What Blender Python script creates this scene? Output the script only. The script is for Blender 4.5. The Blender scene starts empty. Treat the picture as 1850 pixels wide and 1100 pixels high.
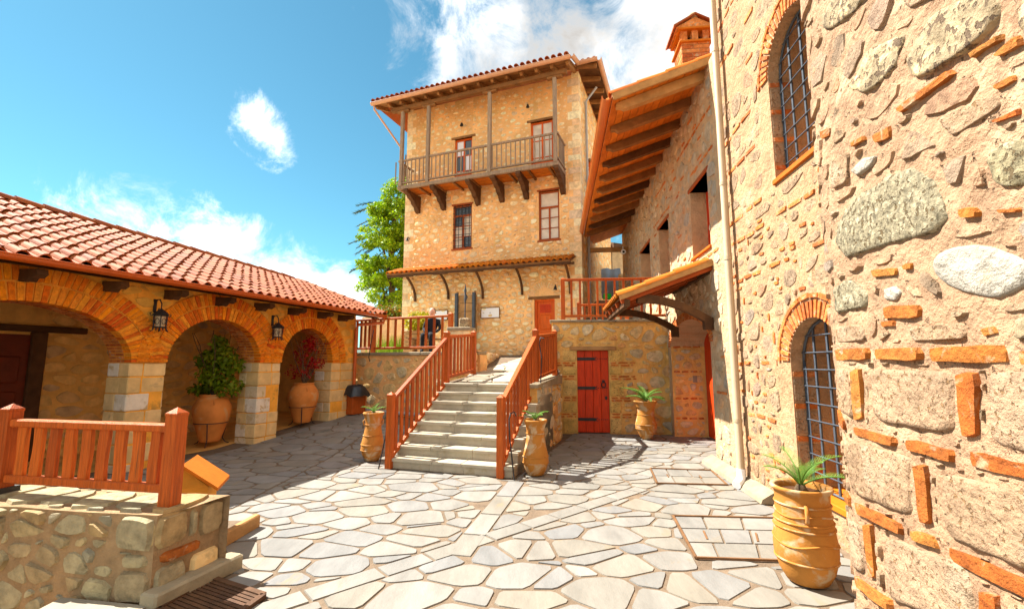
import bpy, bmesh, math, random
from mathutils import Vector, Matrix, noise
rnd = random.Random(7)
D = bpy.data
scene = bpy.context.scene
COL = scene.collection

# ------------------------------------------------------------------ camera
FPX, H = 822.0, 1.65
TILT = math.atan(105 / FPX)
cT, sT = math.cos(TILT), math.sin(TILT)
cam_d = D.cameras.new('camera'); cam = D.objects.new('camera', cam_d); COL.objects.link(cam)
cam.location = (0, 0, H); cam.rotation_euler = (math.pi / 2 + TILT, 0, 0)
cam_d.sensor_width = 36; cam_d.lens = FPX * 36 / 1850; cam_d.clip_start = 0.05; cam_d.clip_end = 5000
scene.camera = cam
scene.render.resolution_x, scene.render.resolution_y = 1024, 608

# ------------------------------------------------------------------ light
sun_dir = Vector((-.76, .29, 1)).normalized()          # towards the sun: left, a little ahead of the camera
SUN_EL = math.asin(sun_dir.z)
sun_d = D.lights.new('sun', 'SUN'); sun = D.objects.new('sun', sun_d); COL.objects.link(sun)
sun_d.energy = 2.0; sun_d.angle = math.radians(0.53); sun_d.color = (1.0, 0.935, 0.83)
sun.rotation_euler = sun_dir.to_track_quat('Z', 'Y').to_euler()
scene.view_settings.view_transform = 'Standard'; scene.view_settings.look = 'None'
scene.view_settings.exposure = 3.05; scene.view_settings.gamma = 1.0
scene.view_settings.use_curve_mapping = False

def ray(px, py):
    u = (px - 925) / FPX; v = (550 - py) / FPX
    return Vector((u, cT - v * sT, sT + v * cT))
def ond(px, py, d):
    r = ray(px, py); k = d / r.y; return Vector((r.x * k, d, H + r.z * k))
def onz(px, py, z=0.0):
    r = ray(px, py); k = (z - H) / r.z; return Vector((r.x * k, r.y * k, z))
def proj(p):
    z = p[2] - H; f = p[1] * cT + z * sT
    if f < .05: return (-9999, -9999)
    return (925 + FPX * p[0] / f, 550 - FPX * (-p[1] * sT + z * cT) / f)

# ------------------------------------------------------------------ world sky with clouds
w = D.worlds.new('World'); scene.world = w; w.use_nodes = True
nt = w.node_tree; nt.nodes.clear()
def N(tree, t, **kw):
    n = tree.nodes.new(t)
    for k, v in kw.items():
        if k in ('inputs',):
            for a, b in v.items(): n.inputs[a].default_value = b
        else: setattr(n, k, v)
    return n
L = nt.links.new
out = N(nt, 'ShaderNodeOutputWorld'); bg = N(nt, 'ShaderNodeBackground'); L(bg.outputs[0], out.inputs[0])
bg.inputs[1].default_value = 0.0505
sky = N(nt, 'ShaderNodeTexSky', sky_type='NISHITA'); sky.sun_disc = False
sky.sun_elevation = SUN_EL; sky.sun_rotation = math.atan2(sun_dir.x, sun_dir.y)
sky.air_density = 1.0; sky.dust_density = 0.15; sky.ozone_density = 1.6; sky.altitude = 600
tint = N(nt, 'ShaderNodeMix', data_type='RGBA', blend_type='MULTIPLY'); tint.inputs[0].default_value = 1
tint.inputs[7].default_value = (0.250, 0.455, 0.405, 1); L(sky.outputs[0], tint.inputs[6])
tc = N(nt, 'ShaderNodeTexCoord')
def vm(op, a, b=None):
    n = N(nt, 'ShaderNodeVectorMath', operation=op)
    if hasattr(a, 'type'): L(a, n.inputs[0])
    else: n.inputs[0].default_value = a
    if b is not None:
        if hasattr(b, 'type'): L(b, n.inputs[1])
        else: n.inputs[1].default_value = b
    return n
def mt(op, a, b=None, c=None, clamp=False):
    n = N(nt, 'ShaderNodeMath', operation=op); n.use_clamp = clamp
    for i, x in enumerate((a, b, c)):
        if x is None: continue
        if hasattr(x, 'type'): L(x, n.inputs[i])
        else: n.inputs[i].default_value = x
    return n.outputs[0]
dirv = vm('NORMALIZE', tc.outputs['Generated']).outputs[0]
n1 = N(nt, 'ShaderNodeTexNoise', inputs={'Scale': 8.0, 'Detail': 12.0, 'Roughness': .70, 'Distortion': .45}); L(dirv, n1.inputs['Vector'])
n2 = N(nt, 'ShaderNodeTexNoise', inputs={'Scale': 2.2, 'Detail': 4.0, 'Roughness': .5}); L(dirv, n2.inputs['Vector'])
def blob(px, py, rx, ry, rot=0.0):
    c = ray(px, py).normalized()
    rt = Vector((0, 0, 1)).cross(c).normalized() * -1; up = rt.cross(c) if rt.cross(c).z > 0 else c.cross(rt)
    a = rt * math.cos(rot) + up * math.sin(rot); b = -rt * math.sin(rot) + up * math.cos(rot)
    d = vm('SUBTRACT', dirv, tuple(c)).outputs[0]
    x = mt('MULTIPLY', vm('DOT_PRODUCT', d, tuple(a)).outputs['Value'], FPX / rx)
    y = mt('MULTIPLY', vm('DOT_PRODUCT', d, tuple(b)).outputs['Value'], FPX / ry)
    return mt('SUBTRACT', 1.0, mt('SQRT', mt('ADD', mt('MULTIPLY', x, x), mt('MULTIPLY', y, y))))
bias = mt('MULTIPLY', mt('SUBTRACT', n2.outputs[0], 0.16), 2.0)      # cloud over the whole sky; dense unseen part added to brighten shaded walls
for b in [(120, 120, 760, 520, 0), (640, 200, 330, 420, 0)]:           # the clear blue stretch
    bias = mt('SUBTRACT', bias, mt('MULTIPLY', mt('MAXIMUM', blob(*b), 0.0), 6.0))
for b in [(440, 470, 225, 70, -.32), (620, 535, 170, 60, -.2), (478, 234, 50, 60, 0.4), (1000, 80, 270, 130, -.25), (1230, 60, 190, 170, 0), (810, 90, 40, 90, 0)]:
    bb = blob(*b); bias = mt('MAXIMUM', bias, mt('MINIMUM', mt('MULTIPLY', bb, 1.0 if b[0] == 478 else (.5 if b[0] == 455 else .75)), mt('MULTIPLY', bb, 1.8)))
dens = mt('ADD', mt('MULTIPLY', mt('SUBTRACT', n1.outputs[0], 0.5), 2.5), mt('MULTIPLY', bias, 1.0))
cmask = N(nt, 'ShaderNodeMapRange', interpolation_type='SMOOTHSTEP'); cmask.inputs[1].default_value = 0.0; cmask.inputs[2].default_value = 1.05
L(dens, cmask.inputs[0])
shade = N(nt, 'ShaderNodeMapRange'); shade.inputs[1].default_value = 0.35; shade.inputs[2].default_value = 1.1
shade.inputs[3].default_value = 1.0; shade.inputs[4].default_value = .55; L(dens, shade.inputs[0])
cc = vm('SCALE', (6.6, 6.3, 5.95)); n3 = N(nt, 'ShaderNodeTexNoise', inputs={'Scale': 3.6, 'Detail': 7.0, 'Roughness': .55}); L(vm('ADD', dirv, (3.1, 1.7, .4)).outputs[0], n3.inputs['Vector'])
lum = N(nt, 'ShaderNodeMapRange'); lum.inputs[1].default_value = .35; lum.inputs[2].default_value = .62; lum.inputs[3].default_value = .42; lum.inputs[4].default_value = 1.10; L(n3.outputs[0], lum.inputs[0])
L(mt('MULTIPLY', shade.outputs[0], lum.outputs[0]), cc.inputs['Scale'])
mixc = N(nt, 'ShaderNodeMix', data_type='RGBA'); L(cmask.outputs[0], mixc.inputs[0]); L(tint.outputs[2], mixc.inputs[6]); L(cc.outputs[0], mixc.inputs[7])
L(mixc.outputs[2], bg.inputs[0])

# ------------------------------------------------------------------ materials
MATS = {}
def satur(c, k):
    l = .3 * c[0] + .5 * c[1] + .2 * c[2]
    return tuple(min(.85, max(.004, l + (x - l) * k)) for x in c)
def mat(name, cols, rough=.85, nscale=6.0, nvar=.35, bump=.4, bscale=30.0, spec=.25, pits=None, detail=6.0, stretch=None, metal=0.0, trans=None, patch=None, sat=1.2, bdist=.02):
    """cols: one colour per individual, picked by the object's (or island's) random number"""
    cols = [satur(c, sat) for c in cols]
    if patch: patch = (satur(patch[0], sat), *patch[1:])
    m = D.materials.new(name); m.use_nodes = True; t = m.node_tree; t.nodes.clear(); lk = t.links.new
    o = N(t, 'ShaderNodeOutputMaterial'); b = N(t, 'ShaderNodeBsdfPrincipled'); lk(b.outputs[0], o.inputs[0])
    b.inputs['Roughness'].default_value = rough; b.inputs['Specular IOR Level'].default_value = spec; b.inputs['Metallic'].default_value = metal
    oi = N(t, 'ShaderNodeObjectInfo'); ge = N(t, 'ShaderNodeNewGeometry')
    ad = N(t, 'ShaderNodeMath', operation='ADD'); lk(oi.outputs['Random'], ad.inputs[0]); lk(ge.outputs['Random Per Island'], ad.inputs[1])
    fr = N(t, 'ShaderNodeMath', operation='FRACT'); lk(ad.outputs[0], fr.inputs[0])
    rp = N(t, 'ShaderNodeValToRGB'); els = rp.color_ramp.elements
    while len(els) < len(cols): els.new(0.5)
    for i, c in enumerate(cols):
        els[i].position = i / max(1, len(cols) - 1) if len(cols) > 1 else 0
        els[i].color = (*c, 1)
    if len(cols) == 1: els[1].color = (*cols[0], 1)
    lk(fr.outputs[0], rp.inputs[0])
    co = N(t, 'ShaderNodeTexCoord')
    mp = N(t, 'ShaderNodeMapping'); lk(co.outputs['Object'], mp.inputs[0])
    if stretch: mp.inputs['Scale'].default_value = stretch
    vadd = N(t, 'ShaderNodeVectorMath', operation='ADD'); lk(mp.outputs[0], vadd.inputs[0])
    vs = N(t, 'ShaderNodeVectorMath', operation='SCALE'); vs.inputs[0].default_value = (13, 7, 5); lk(fr.outputs[0], vs.inputs['Scale']); lk(vs.outputs[0], vadd.inputs[1])
    nz = N(t, 'ShaderNodeTexNoise', inputs={'Scale': nscale, 'Detail': detail, 'Roughness': .62}); lk(vadd.outputs[0], nz.inputs['Vector'])
    mr = N(t, 'ShaderNodeMapRange'); mr.inputs[1].default_value = .28; mr.inputs[2].default_value = .72
    mr.inputs[3].default_value = 1 - nvar; mr.inputs[4].default_value = 1 + nvar; lk(nz.outputs[0], mr.inputs[0])
    mx = N(t, 'ShaderNodeVectorMath', operation='SCALE'); lk(rp.outputs[0], mx.inputs[0]); lk(mr.outputs[0], mx.inputs['Scale'])
    col = mx.outputs[0]
    nb = N(t, 'ShaderNodeTexNoise', inputs={'Scale': bscale, 'Detail': 7.0, 'Roughness': .65}); lk(vadd.outputs[0], nb.inputs['Vector'])
    hgt = nb.outputs[0]
    if patch:                                            # second colour in irregular stains
        pc, pscale, thr = patch
        pn = N(t, 'ShaderNodeTexNoise', inputs={'Scale': pscale, 'Detail': 5.0, 'Roughness': .6, 'Distortion': .6}); lk(vadd.outputs[0], pn.inputs['Vector'])
        pm = N(t, 'ShaderNodeMapRange'); pm.inputs[1].default_value = thr; pm.inputs[2].default_value = thr + .1; lk(pn.outputs[0], pm.inputs[0])
        mi = N(t, 'ShaderNodeMix', data_type='RGBA'); lk(pm.outputs[0], mi.inputs[0]); lk(col, mi.inputs[6]); mi.inputs[7].default_value = (*pc, 1); col = mi.outputs[2]
    if pits:
        pcol, psc, thr = pits
        pn = N(t, 'ShaderNodeTexNoise', inputs={'Scale': psc, 'Detail': 3.0, 'Roughness': .55}); lk(vadd.outputs[0], pn.inputs['Vector'])
        pm = N(t, 'ShaderNodeMapRange'); pm.inputs[1].default_value = thr; pm.inputs[2].default_value = thr + .035; lk(pn.outputs[0], pm.inputs[0])
        mi = N(t, 'ShaderNodeMix', data_type='RGBA'); lk(pm.outputs[0], mi.inputs[0]); lk(col, mi.inputs[6]); mi.inputs[7].default_value = (*pcol, 1); col = mi.outputs[2]
        sb = N(t, 'ShaderNodeMath', operation='MULTIPLY_ADD'); lk(pm.outputs[0], sb.inputs[0]); sb.inputs[1].default_value = -1.2; lk(hgt, sb.inputs[2]); hgt = sb.outputs[0]
    lk(col, b.inputs['Base Color'])
    if bump:
        bp = N(t, 'ShaderNodeBump'); bp.inputs['Strength'].default_value = bump; bp.inputs['Distance'].default_value = bdist; lk(hgt, bp.inputs['Height']); lk(bp.outputs[0], b.inputs['Normal'])
    if trans:
        b.inputs['Transmission Weight'].default_value = trans
    MATS[name] = m
    return m
def leafmat(name, cols, tr=.35):
    m = mat(name, cols, rough=.55, nscale=1.2, nvar=.3, bump=0, spec=.3); t = m.node_tree
    b = [n for n in t.nodes if n.type == 'BSDF_PRINCIPLED'][0]; o = [n for n in t.nodes if n.type == 'OUTPUT_MATERIAL'][0]
    ts = N(t, 'ShaderNodeBsdfTranslucent'); t.links.new(b.inputs['Base Color'].links[0].from_socket, ts.inputs[0])
    mx = N(t, 'ShaderNodeMixShader'); mx.inputs[0].default_value = tr; t.links.new(b.outputs[0], mx.inputs[1]); t.links.new(ts.outputs[0], mx.inputs[2]); t.links.new(mx.outputs[0], o.inputs[0])
    return m

BRICKC = [(.46, .12, .03), (.56, .19, .05), (.40, .10, .03), (.60, .24, .08), (.50, .15, .04)]
mat('flag', [(0.198, 0.190, 0.169), (0.217, 0.205, 0.182), (0.185, 0.182, 0.172), (0.211, 0.192, 0.157), (0.227, 0.215, 0.194), (0.171, 0.173, 0.172), (0.204, 0.194, 0.171), (0.194, 0.180, 0.153)], rough=.62, nscale=3.2, nvar=.24, bump=.5, bscale=7, bdist=.02, spec=.3, stretch=(1, .4, 1), patch=((.225, .185, .125), 2.6, .62), sat=1.0)
mat('joint', [(.155, .112, .075)], nscale=6, nvar=.3, bump=.6, bscale=40, sat=1.0)
mat('step', [(0.397, 0.356, 0.267), (0.365, 0.332, 0.251), (0.421, 0.381, 0.292)], rough=.65, nscale=3, nvar=.22, bump=.25, bscale=14, patch=((.30, .25, .15), 3.2, .60), sat=1.0)
mat('mortar_tower', [(0.850, 0.507, 0.264)], nscale=1.3, nvar=.25, bump=1.0, bscale=14, bdist=.05, patch=((.66, .44, .22), 1.6, .54))
mat('stone_tower', [(0.850, 0.574, 0.306), (0.850, 0.712, 0.441), (0.711, 0.459, 0.238), (0.850, 0.780, 0.520), (0.803, 0.539, 0.306), (0.666, 0.505, 0.339)], nscale=7, nvar=.3, bump=1.0, bscale=16, bdist=.04, sat=1.05)
mat('mortar_right', [(0.414, 0.260, 0.147)], nscale=3.0, nvar=.28, bump=1.0, bscale=13, bdist=.05, patch=((.46, .31, .20), 2.4, .57), sat=1.05)
mat('stone_right', [(0.355, 0.229, 0.134), (0.283, 0.206, 0.145), (0.384, 0.258, 0.161), (0.242, 0.189, 0.145), (0.363, 0.195, 0.107), (0.329, 0.229, 0.145), (0.404, 0.287, 0.193), (0.309, 0.246, 0.193)], nscale=8, nvar=.38, bump=1.0, bscale=15, bdist=.05, patch=((.38, .28, .17), 6, .60), sat=1.05)
mat('mortar_ochre', [(.68, .44, .19)], nscale=3.0, nvar=.28, bump=1.0, bscale=13, bdist=.05, patch=((.62, .36, .14), 2.4, .56))
mat('stone_ochre', [(.62, .46, .23), (.52, .45, .31), (.70, .50, .25), (.44, .40, .31), (.62, .36, .17), (.66, .54, .34), (.52, .48, .38)], nscale=8, nvar=.35, bump=1.0, bscale=15, bdist=.05, patch=((.42, .30, .14), 6, .60))
mat('ashlar_ochre', [(.68, .48, .20), (.62, .42, .17), (.72, .54, .27)], nscale=6, nvar=.3, bump=1.0, bscale=24, bdist=.05, pits=((.40, .25, .09), 30, .62))
mat('mortar_wing', [(0.508, 0.353, 0.213)], nscale=3.0, nvar=.25, bump=1.0, bscale=13, bdist=.05, patch=((.58, .37, .22), 2.4, .56), sat=1.05)
mat('stone_wing', [(0.522, 0.383, 0.235), (0.435, 0.365, 0.270), (0.557, 0.426, 0.278), (0.383, 0.339, 0.270), (0.522, 0.322, 0.183), (0.574, 0.470, 0.331)], nscale=8, nvar=.32, bump=1.0, bscale=15, bdist=.05, patch=((.44, .31, .18), 6, .62), sat=1.05)
mat('brick', BRICKC, nscale=11, nvar=.4, bump=1.0, bscale=22, bdist=.03, patch=((.46, .31, .19), 11, .57), sat=1.05)
mat('brick_near', [(0.383, 0.133, 0.033), (0.413, 0.177, 0.051), (0.339, 0.088, 0.023), (0.399, 0.155, 0.044)], nscale=9, nvar=.4, bump=1.0, bscale=18, bdist=.04, patch=((.42, .29, .18), 10, .58), sat=1.1)
mat('porous', [(0.372, 0.243, 0.145), (0.399, 0.266, 0.167), (0.350, 0.225, 0.131)], nscale=6, nvar=.32, bump=1.0, bscale=16, bdist=.05, pits=((.27, .16, .075), 46, .60), patch=((.40, .30, .20), 5, .56), sat=1.0)
mat('plaster_near', [(0.368, 0.230, 0.141)], nscale=5, nvar=.3, bump=1.0, bscale=9, bdist=.06, patch=((.46, .315, .20), 4.0, .55), pits=((.24, .15, .085), 24, .65), sat=1.05)
mat('porous_dark', [(0.317, 0.255, 0.172), (0.344, 0.276, 0.186)], nscale=12, nvar=.45, bump=1.0, bscale=34, pits=((.16, .11, .07), 34, .56), patch=((.62, .48, .30), 10, .55))
mat('church_stone', [(0.350, 0.229, 0.134), (0.309, 0.212, 0.134), (0.384, 0.258, 0.155), (0.269, 0.189, 0.123), (0.363, 0.218, 0.123)], nscale=7, nvar=.4, bump=1.0, bscale=16, bdist=.05, pits=((.22, .15, .085), 26, .60), sat=1.0)
mat('conglomerate', [(0.266, 0.226, 0.130), (0.253, 0.219, 0.143)], nscale=34, nvar=.65, bump=1.0, bscale=42, pits=((.14, .10, .05), 44, .58), patch=((.46, .40, .27), 26, .56), sat=1.0)
mat('white_stone', [(0.369, 0.336, 0.280)], nscale=9, nvar=.25, bump=1.0, bscale=9, bdist=.06, patch=((.40, .32, .22), 6, .54), sat=1.0)
mat('mortar_arcade', [(.72, .37, .11)], nscale=2.4, nvar=.25, bump=.9, bscale=20, patch=((.42, .25, .09), 2.2, .56))
mat('stone_arcade', [(.60, .37, .13), (.64, .38, .12), (.52, .32, .12), (.58, .34, .10)], nscale=4, nvar=.3, bump=.9, bscale=16)
mat('brick_arcade', [(.66, .20, .035), (.72, .28, .05), (.56, .12, .025), (.74, .34, .09), (.66, .22, .04), (.50, .10, .025)], nscale=10, nvar=.35, bump=1.0, bscale=24, bdist=.03, patch=((.70, .34, .10), 9, .63))
mat('ashlar', [(.64, .47, .26), (.70, .52, .29), (.58, .42, .22), (.66, .53, .34)], nscale=4, nvar=.2, bump=.6, bscale=22, patch=((.44, .33, .19), 4, .62))
mat('ashlar_white', [(.78, .75, .70), (.56, .44, .27)], nscale=6, nvar=.12, bump=.8, bscale=20, patch=((.50, .39, .24), 5.5, .52))
mat('gallery_stone', [(0.675, 0.432, 0.189), (0.729, 0.472, 0.203), (0.594, 0.378, 0.176), (0.513, 0.365, 0.216)], nscale=5, nvar=.3, bump=.9, bscale=16)
mat('gallery_mortar', [(0.675, 0.405, 0.162)], nscale=3, nvar=.25, bump=.9, bscale=18)
mat('parapet_stone', [(0.335, 0.267, 0.158), (0.286, 0.246, 0.167), (0.374, 0.316, 0.200), (0.236, 0.217, 0.163), (0.335, 0.236, 0.125)], nscale=9, nvar=.4, bump=1.0, bscale=24, patch=((.20, .17, .11), 7, .60))
mat('parapet_mortar', [(0.286, 0.197, 0.119)], nscale=7, nvar=.3, bump=1.0, bscale=36)
mat('tile', [(0.200, 0.066, 0.034), (0.246, 0.070, 0.025), (0.275, 0.088, 0.034), (0.228, 0.057, 0.020), (0.285, 0.101, 0.044), (0.260, 0.080, 0.030)], rough=.75, nscale=5, nvar=.18, bump=.25, bscale=30, patch=((.22, .09, .055), 5, .58))
mat('tile_orange', [(0.432, 0.139, 0.021), (0.460, 0.174, 0.031), (0.404, 0.112, 0.017)], rough=.7, nscale=6, nvar=.15, bump=.25, bscale=30)
mat('gutter', [(.42, .10, .025)], rough=.35, nscale=3, nvar=.1, bump=0, spec=.5)
mat('gutter_bright', [(0.443, 0.125, 0.019)], rough=.35, nscale=3, nvar=.1, bump=0, spec=.5)
mat('gutter_tan', [(.52, .29, .17)], rough=.4, nscale=3, nvar=.15, bump=0, spec=.4, sat=1.0)
mat('rail_wood', [(0.419, 0.086, 0.010), (0.474, 0.107, 0.013), (0.335, 0.064, 0.008), (0.437, 0.090, 0.011), (0.288, 0.053, 0.008), (0.456, 0.098, 0.013)], rough=.5, nscale=3, nvar=.4, bump=.35, bscale=5, spec=.22, stretch=(22, 22, 1.2), patch=((.20, .06, .015), 1.2, .62), sat=1.0)
mat('old_wood', [(.25, .19, .14), (.29, .22, .16), (.21, .16, .12)], rough=.85, nscale=4, nvar=.35, bump=.5, bscale=14, stretch=(7, 7, .8))
mat('dark_wood', [(.075, .036, .018), (.10, .05, .024), (.06, .03, .016)], rough=.75, nscale=4, nvar=.4, bump=.5, bscale=16)
mat('brown_wood', [(.20, .10, .045), (.24, .13, .06), (.16, .08, .035)], rough=.75, nscale=4, nvar=.35, bump=.4, bscale=16)
mat('tan_wood', [(.34, .20, .10), (.38, .23, .11)], rough=.75, nscale=4, nvar=.3, bump=.4, bscale=16)
mat('board', [(.44, .15, .045), (.52, .19, .055), (.36, .11, .035)], rough=.7, nscale=4, nvar=.3, bump=.3, bscale=16)
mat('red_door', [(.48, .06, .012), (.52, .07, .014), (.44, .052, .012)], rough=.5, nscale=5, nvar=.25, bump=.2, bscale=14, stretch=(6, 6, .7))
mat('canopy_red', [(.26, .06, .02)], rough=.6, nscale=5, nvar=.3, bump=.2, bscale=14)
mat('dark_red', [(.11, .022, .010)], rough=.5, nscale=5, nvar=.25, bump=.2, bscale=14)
mat('orange_door', [(.56, .13, .022), (.52, .11, .02)], rough=.5, nscale=5, nvar=.25, bump=.2, bscale=14, stretch=(6, 6, .7))
mat('window_frame', [(.30, .075, .025), (.26, .065, .022)], rough=.5, nscale=5, nvar=.2, bump=.2, bscale=14)
mat('iron', [(.018, .018, .02)], rough=.55, nscale=8, nvar=.3, bump=.2, bscale=40, spec=.4)
mat('iron_blue', [(.055, .065, .08)], rough=.5, nscale=8, nvar=.3, bump=.2, bscale=40, spec=.4)
mat('rust', [(0.072, 0.038, 0.023), (0.090, 0.049, 0.027)], rough=.7, nscale=8, nvar=.4, bump=.3, bscale=40)
mat('steel_edge', [(.16, .09, .05)], rough=.6, nscale=8, nvar=.3, bump=.1, bscale=40)
mat('terracotta', [(0.363, 0.166, 0.055), (0.379, 0.182, 0.062)], rough=.75, nscale=3.5, nvar=.2, bump=.22, bscale=26, patch=((.42, .32, .21), 4.5, .53))
mat('terracotta_red', [(.50, .20, .075), (.54, .23, .09)], rough=.75, nscale=3.5, nvar=.22, bump=.22, bscale=26, patch=((.52, .30, .15), 3, .58))
mat('soil', [(.085, .04, .02)], nscale=20, nvar=.5, bump=1.0, bscale=50)
mat('pipe_cream', [(.44, .36, .26)], rough=.45, nscale=1.5, nvar=.12, bump=.05, bscale=30, spec=.4)
mat('pipe_grey', [(.34, .34, .35)], rough=.4, nscale=3, nvar=.1, bump=0, spec=.4)
mat('curtain', [(.62, .56, .48)], rough=.9, nscale=3, nvar=.2, bump=.3, bscale=8)
mat('glass_dark', [(.03, .04, .05)], rough=.05, nscale=1, nvar=.1, bump=0, spec=.9)
mat('lamp_glass', [(.50, .40, .28)], rough=.3, nscale=4, nvar=.2, bump=0)
mat('white_panel', [(.78, .79, .82)], rough=.4, nscale=1, nvar=.03, bump=0)
mat('black_plastic', [(.012, .014, .018)], rough=.28, nscale=4, nvar=.3, bump=.5, bscale=7, spec=.6)
mat('coping', [(0.252, 0.213, 0.157), (0.276, 0.239, 0.170), (0.226, 0.201, 0.157)], rough=.8, nscale=5, nvar=.25, bump=.5, bscale=20)
mat('slab_pale', [(0.252, 0.230, 0.185)], rough=.7, nscale=3, nvar=.15, bump=.3, bscale=14)
mat('blue_tarp', [(.20, .25, .32)], rough=.5, nscale=2, nvar=.25, bump=.5, bscale=5)
mat('far_wall', [(.50, .38, .25)], nscale=3, nvar=.25, bump=.8, bscale=12)
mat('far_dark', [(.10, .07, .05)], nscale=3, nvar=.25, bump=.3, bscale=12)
mat('skin', [(.62, .36, .27)], rough=.6, nscale=6, nvar=.08, bump=0)
mat('black_cloth', [(.012, .013, .018)], rough=.9, nscale=9, nvar=.3, bump=.3, bscale=20)
mat('hair', [(.20, .14, .10)], rough=.7, nscale=20, nvar=.3, bump=.5, bscale=60)
mat('blue_paint', [(.02, .12, .45)], rough=.5, nscale=4, nvar=.15, bump=0)
mat('green_plastic', [(.02, .30, .05)], rough=.5, nscale=4, nvar=.15, bump=0)
mat('earth', [(.42, .32, .21)], nscale=.2, nvar=.3, bump=.6, bscale=3)
mat('hill', [(.10, .14, .12)], nscale=.01, nvar=.3, bump=0)
mat('bark', [(.10, .07, .045)], nscale=8, nvar=.4, bump=.8, bscale=20)
leafmat('leaf_bright', [(.17, .29, .025), (.25, .38, .04), (.11, .21, .018), (.30, .43, .05), (.14, .24, .02)])
leafmat('leaf_fir', [(.035, .065, .035), (.05, .085, .04), (.025, .05, .03)], .15)
leafmat('leaf_mid', [(.13, .20, .025), (.18, .26, .035), (.09, .14, .02), (.24, .28, .04)])
leafmat('leaf_red', [(.36, .02, .012), (.26, .015, .01), (.44, .035, .02)])
leafmat('leaf_yellow', [(.44, .36, .03), (.36, .32, .03), (.30, .30, .04)])
leafmat('leaf_hedge', [(.10, .17, .03), (.14, .22, .04), (.30, .08, .03), (.07, .13, .025)])
leafmat('leaf_cycad', [(.13, .25, .06), (.17, .31, .085), (.10, .20, .05)], .3)
leafmat('leaf_grass', [(.16, .24, .03), (.22, .30, .05)])

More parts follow.
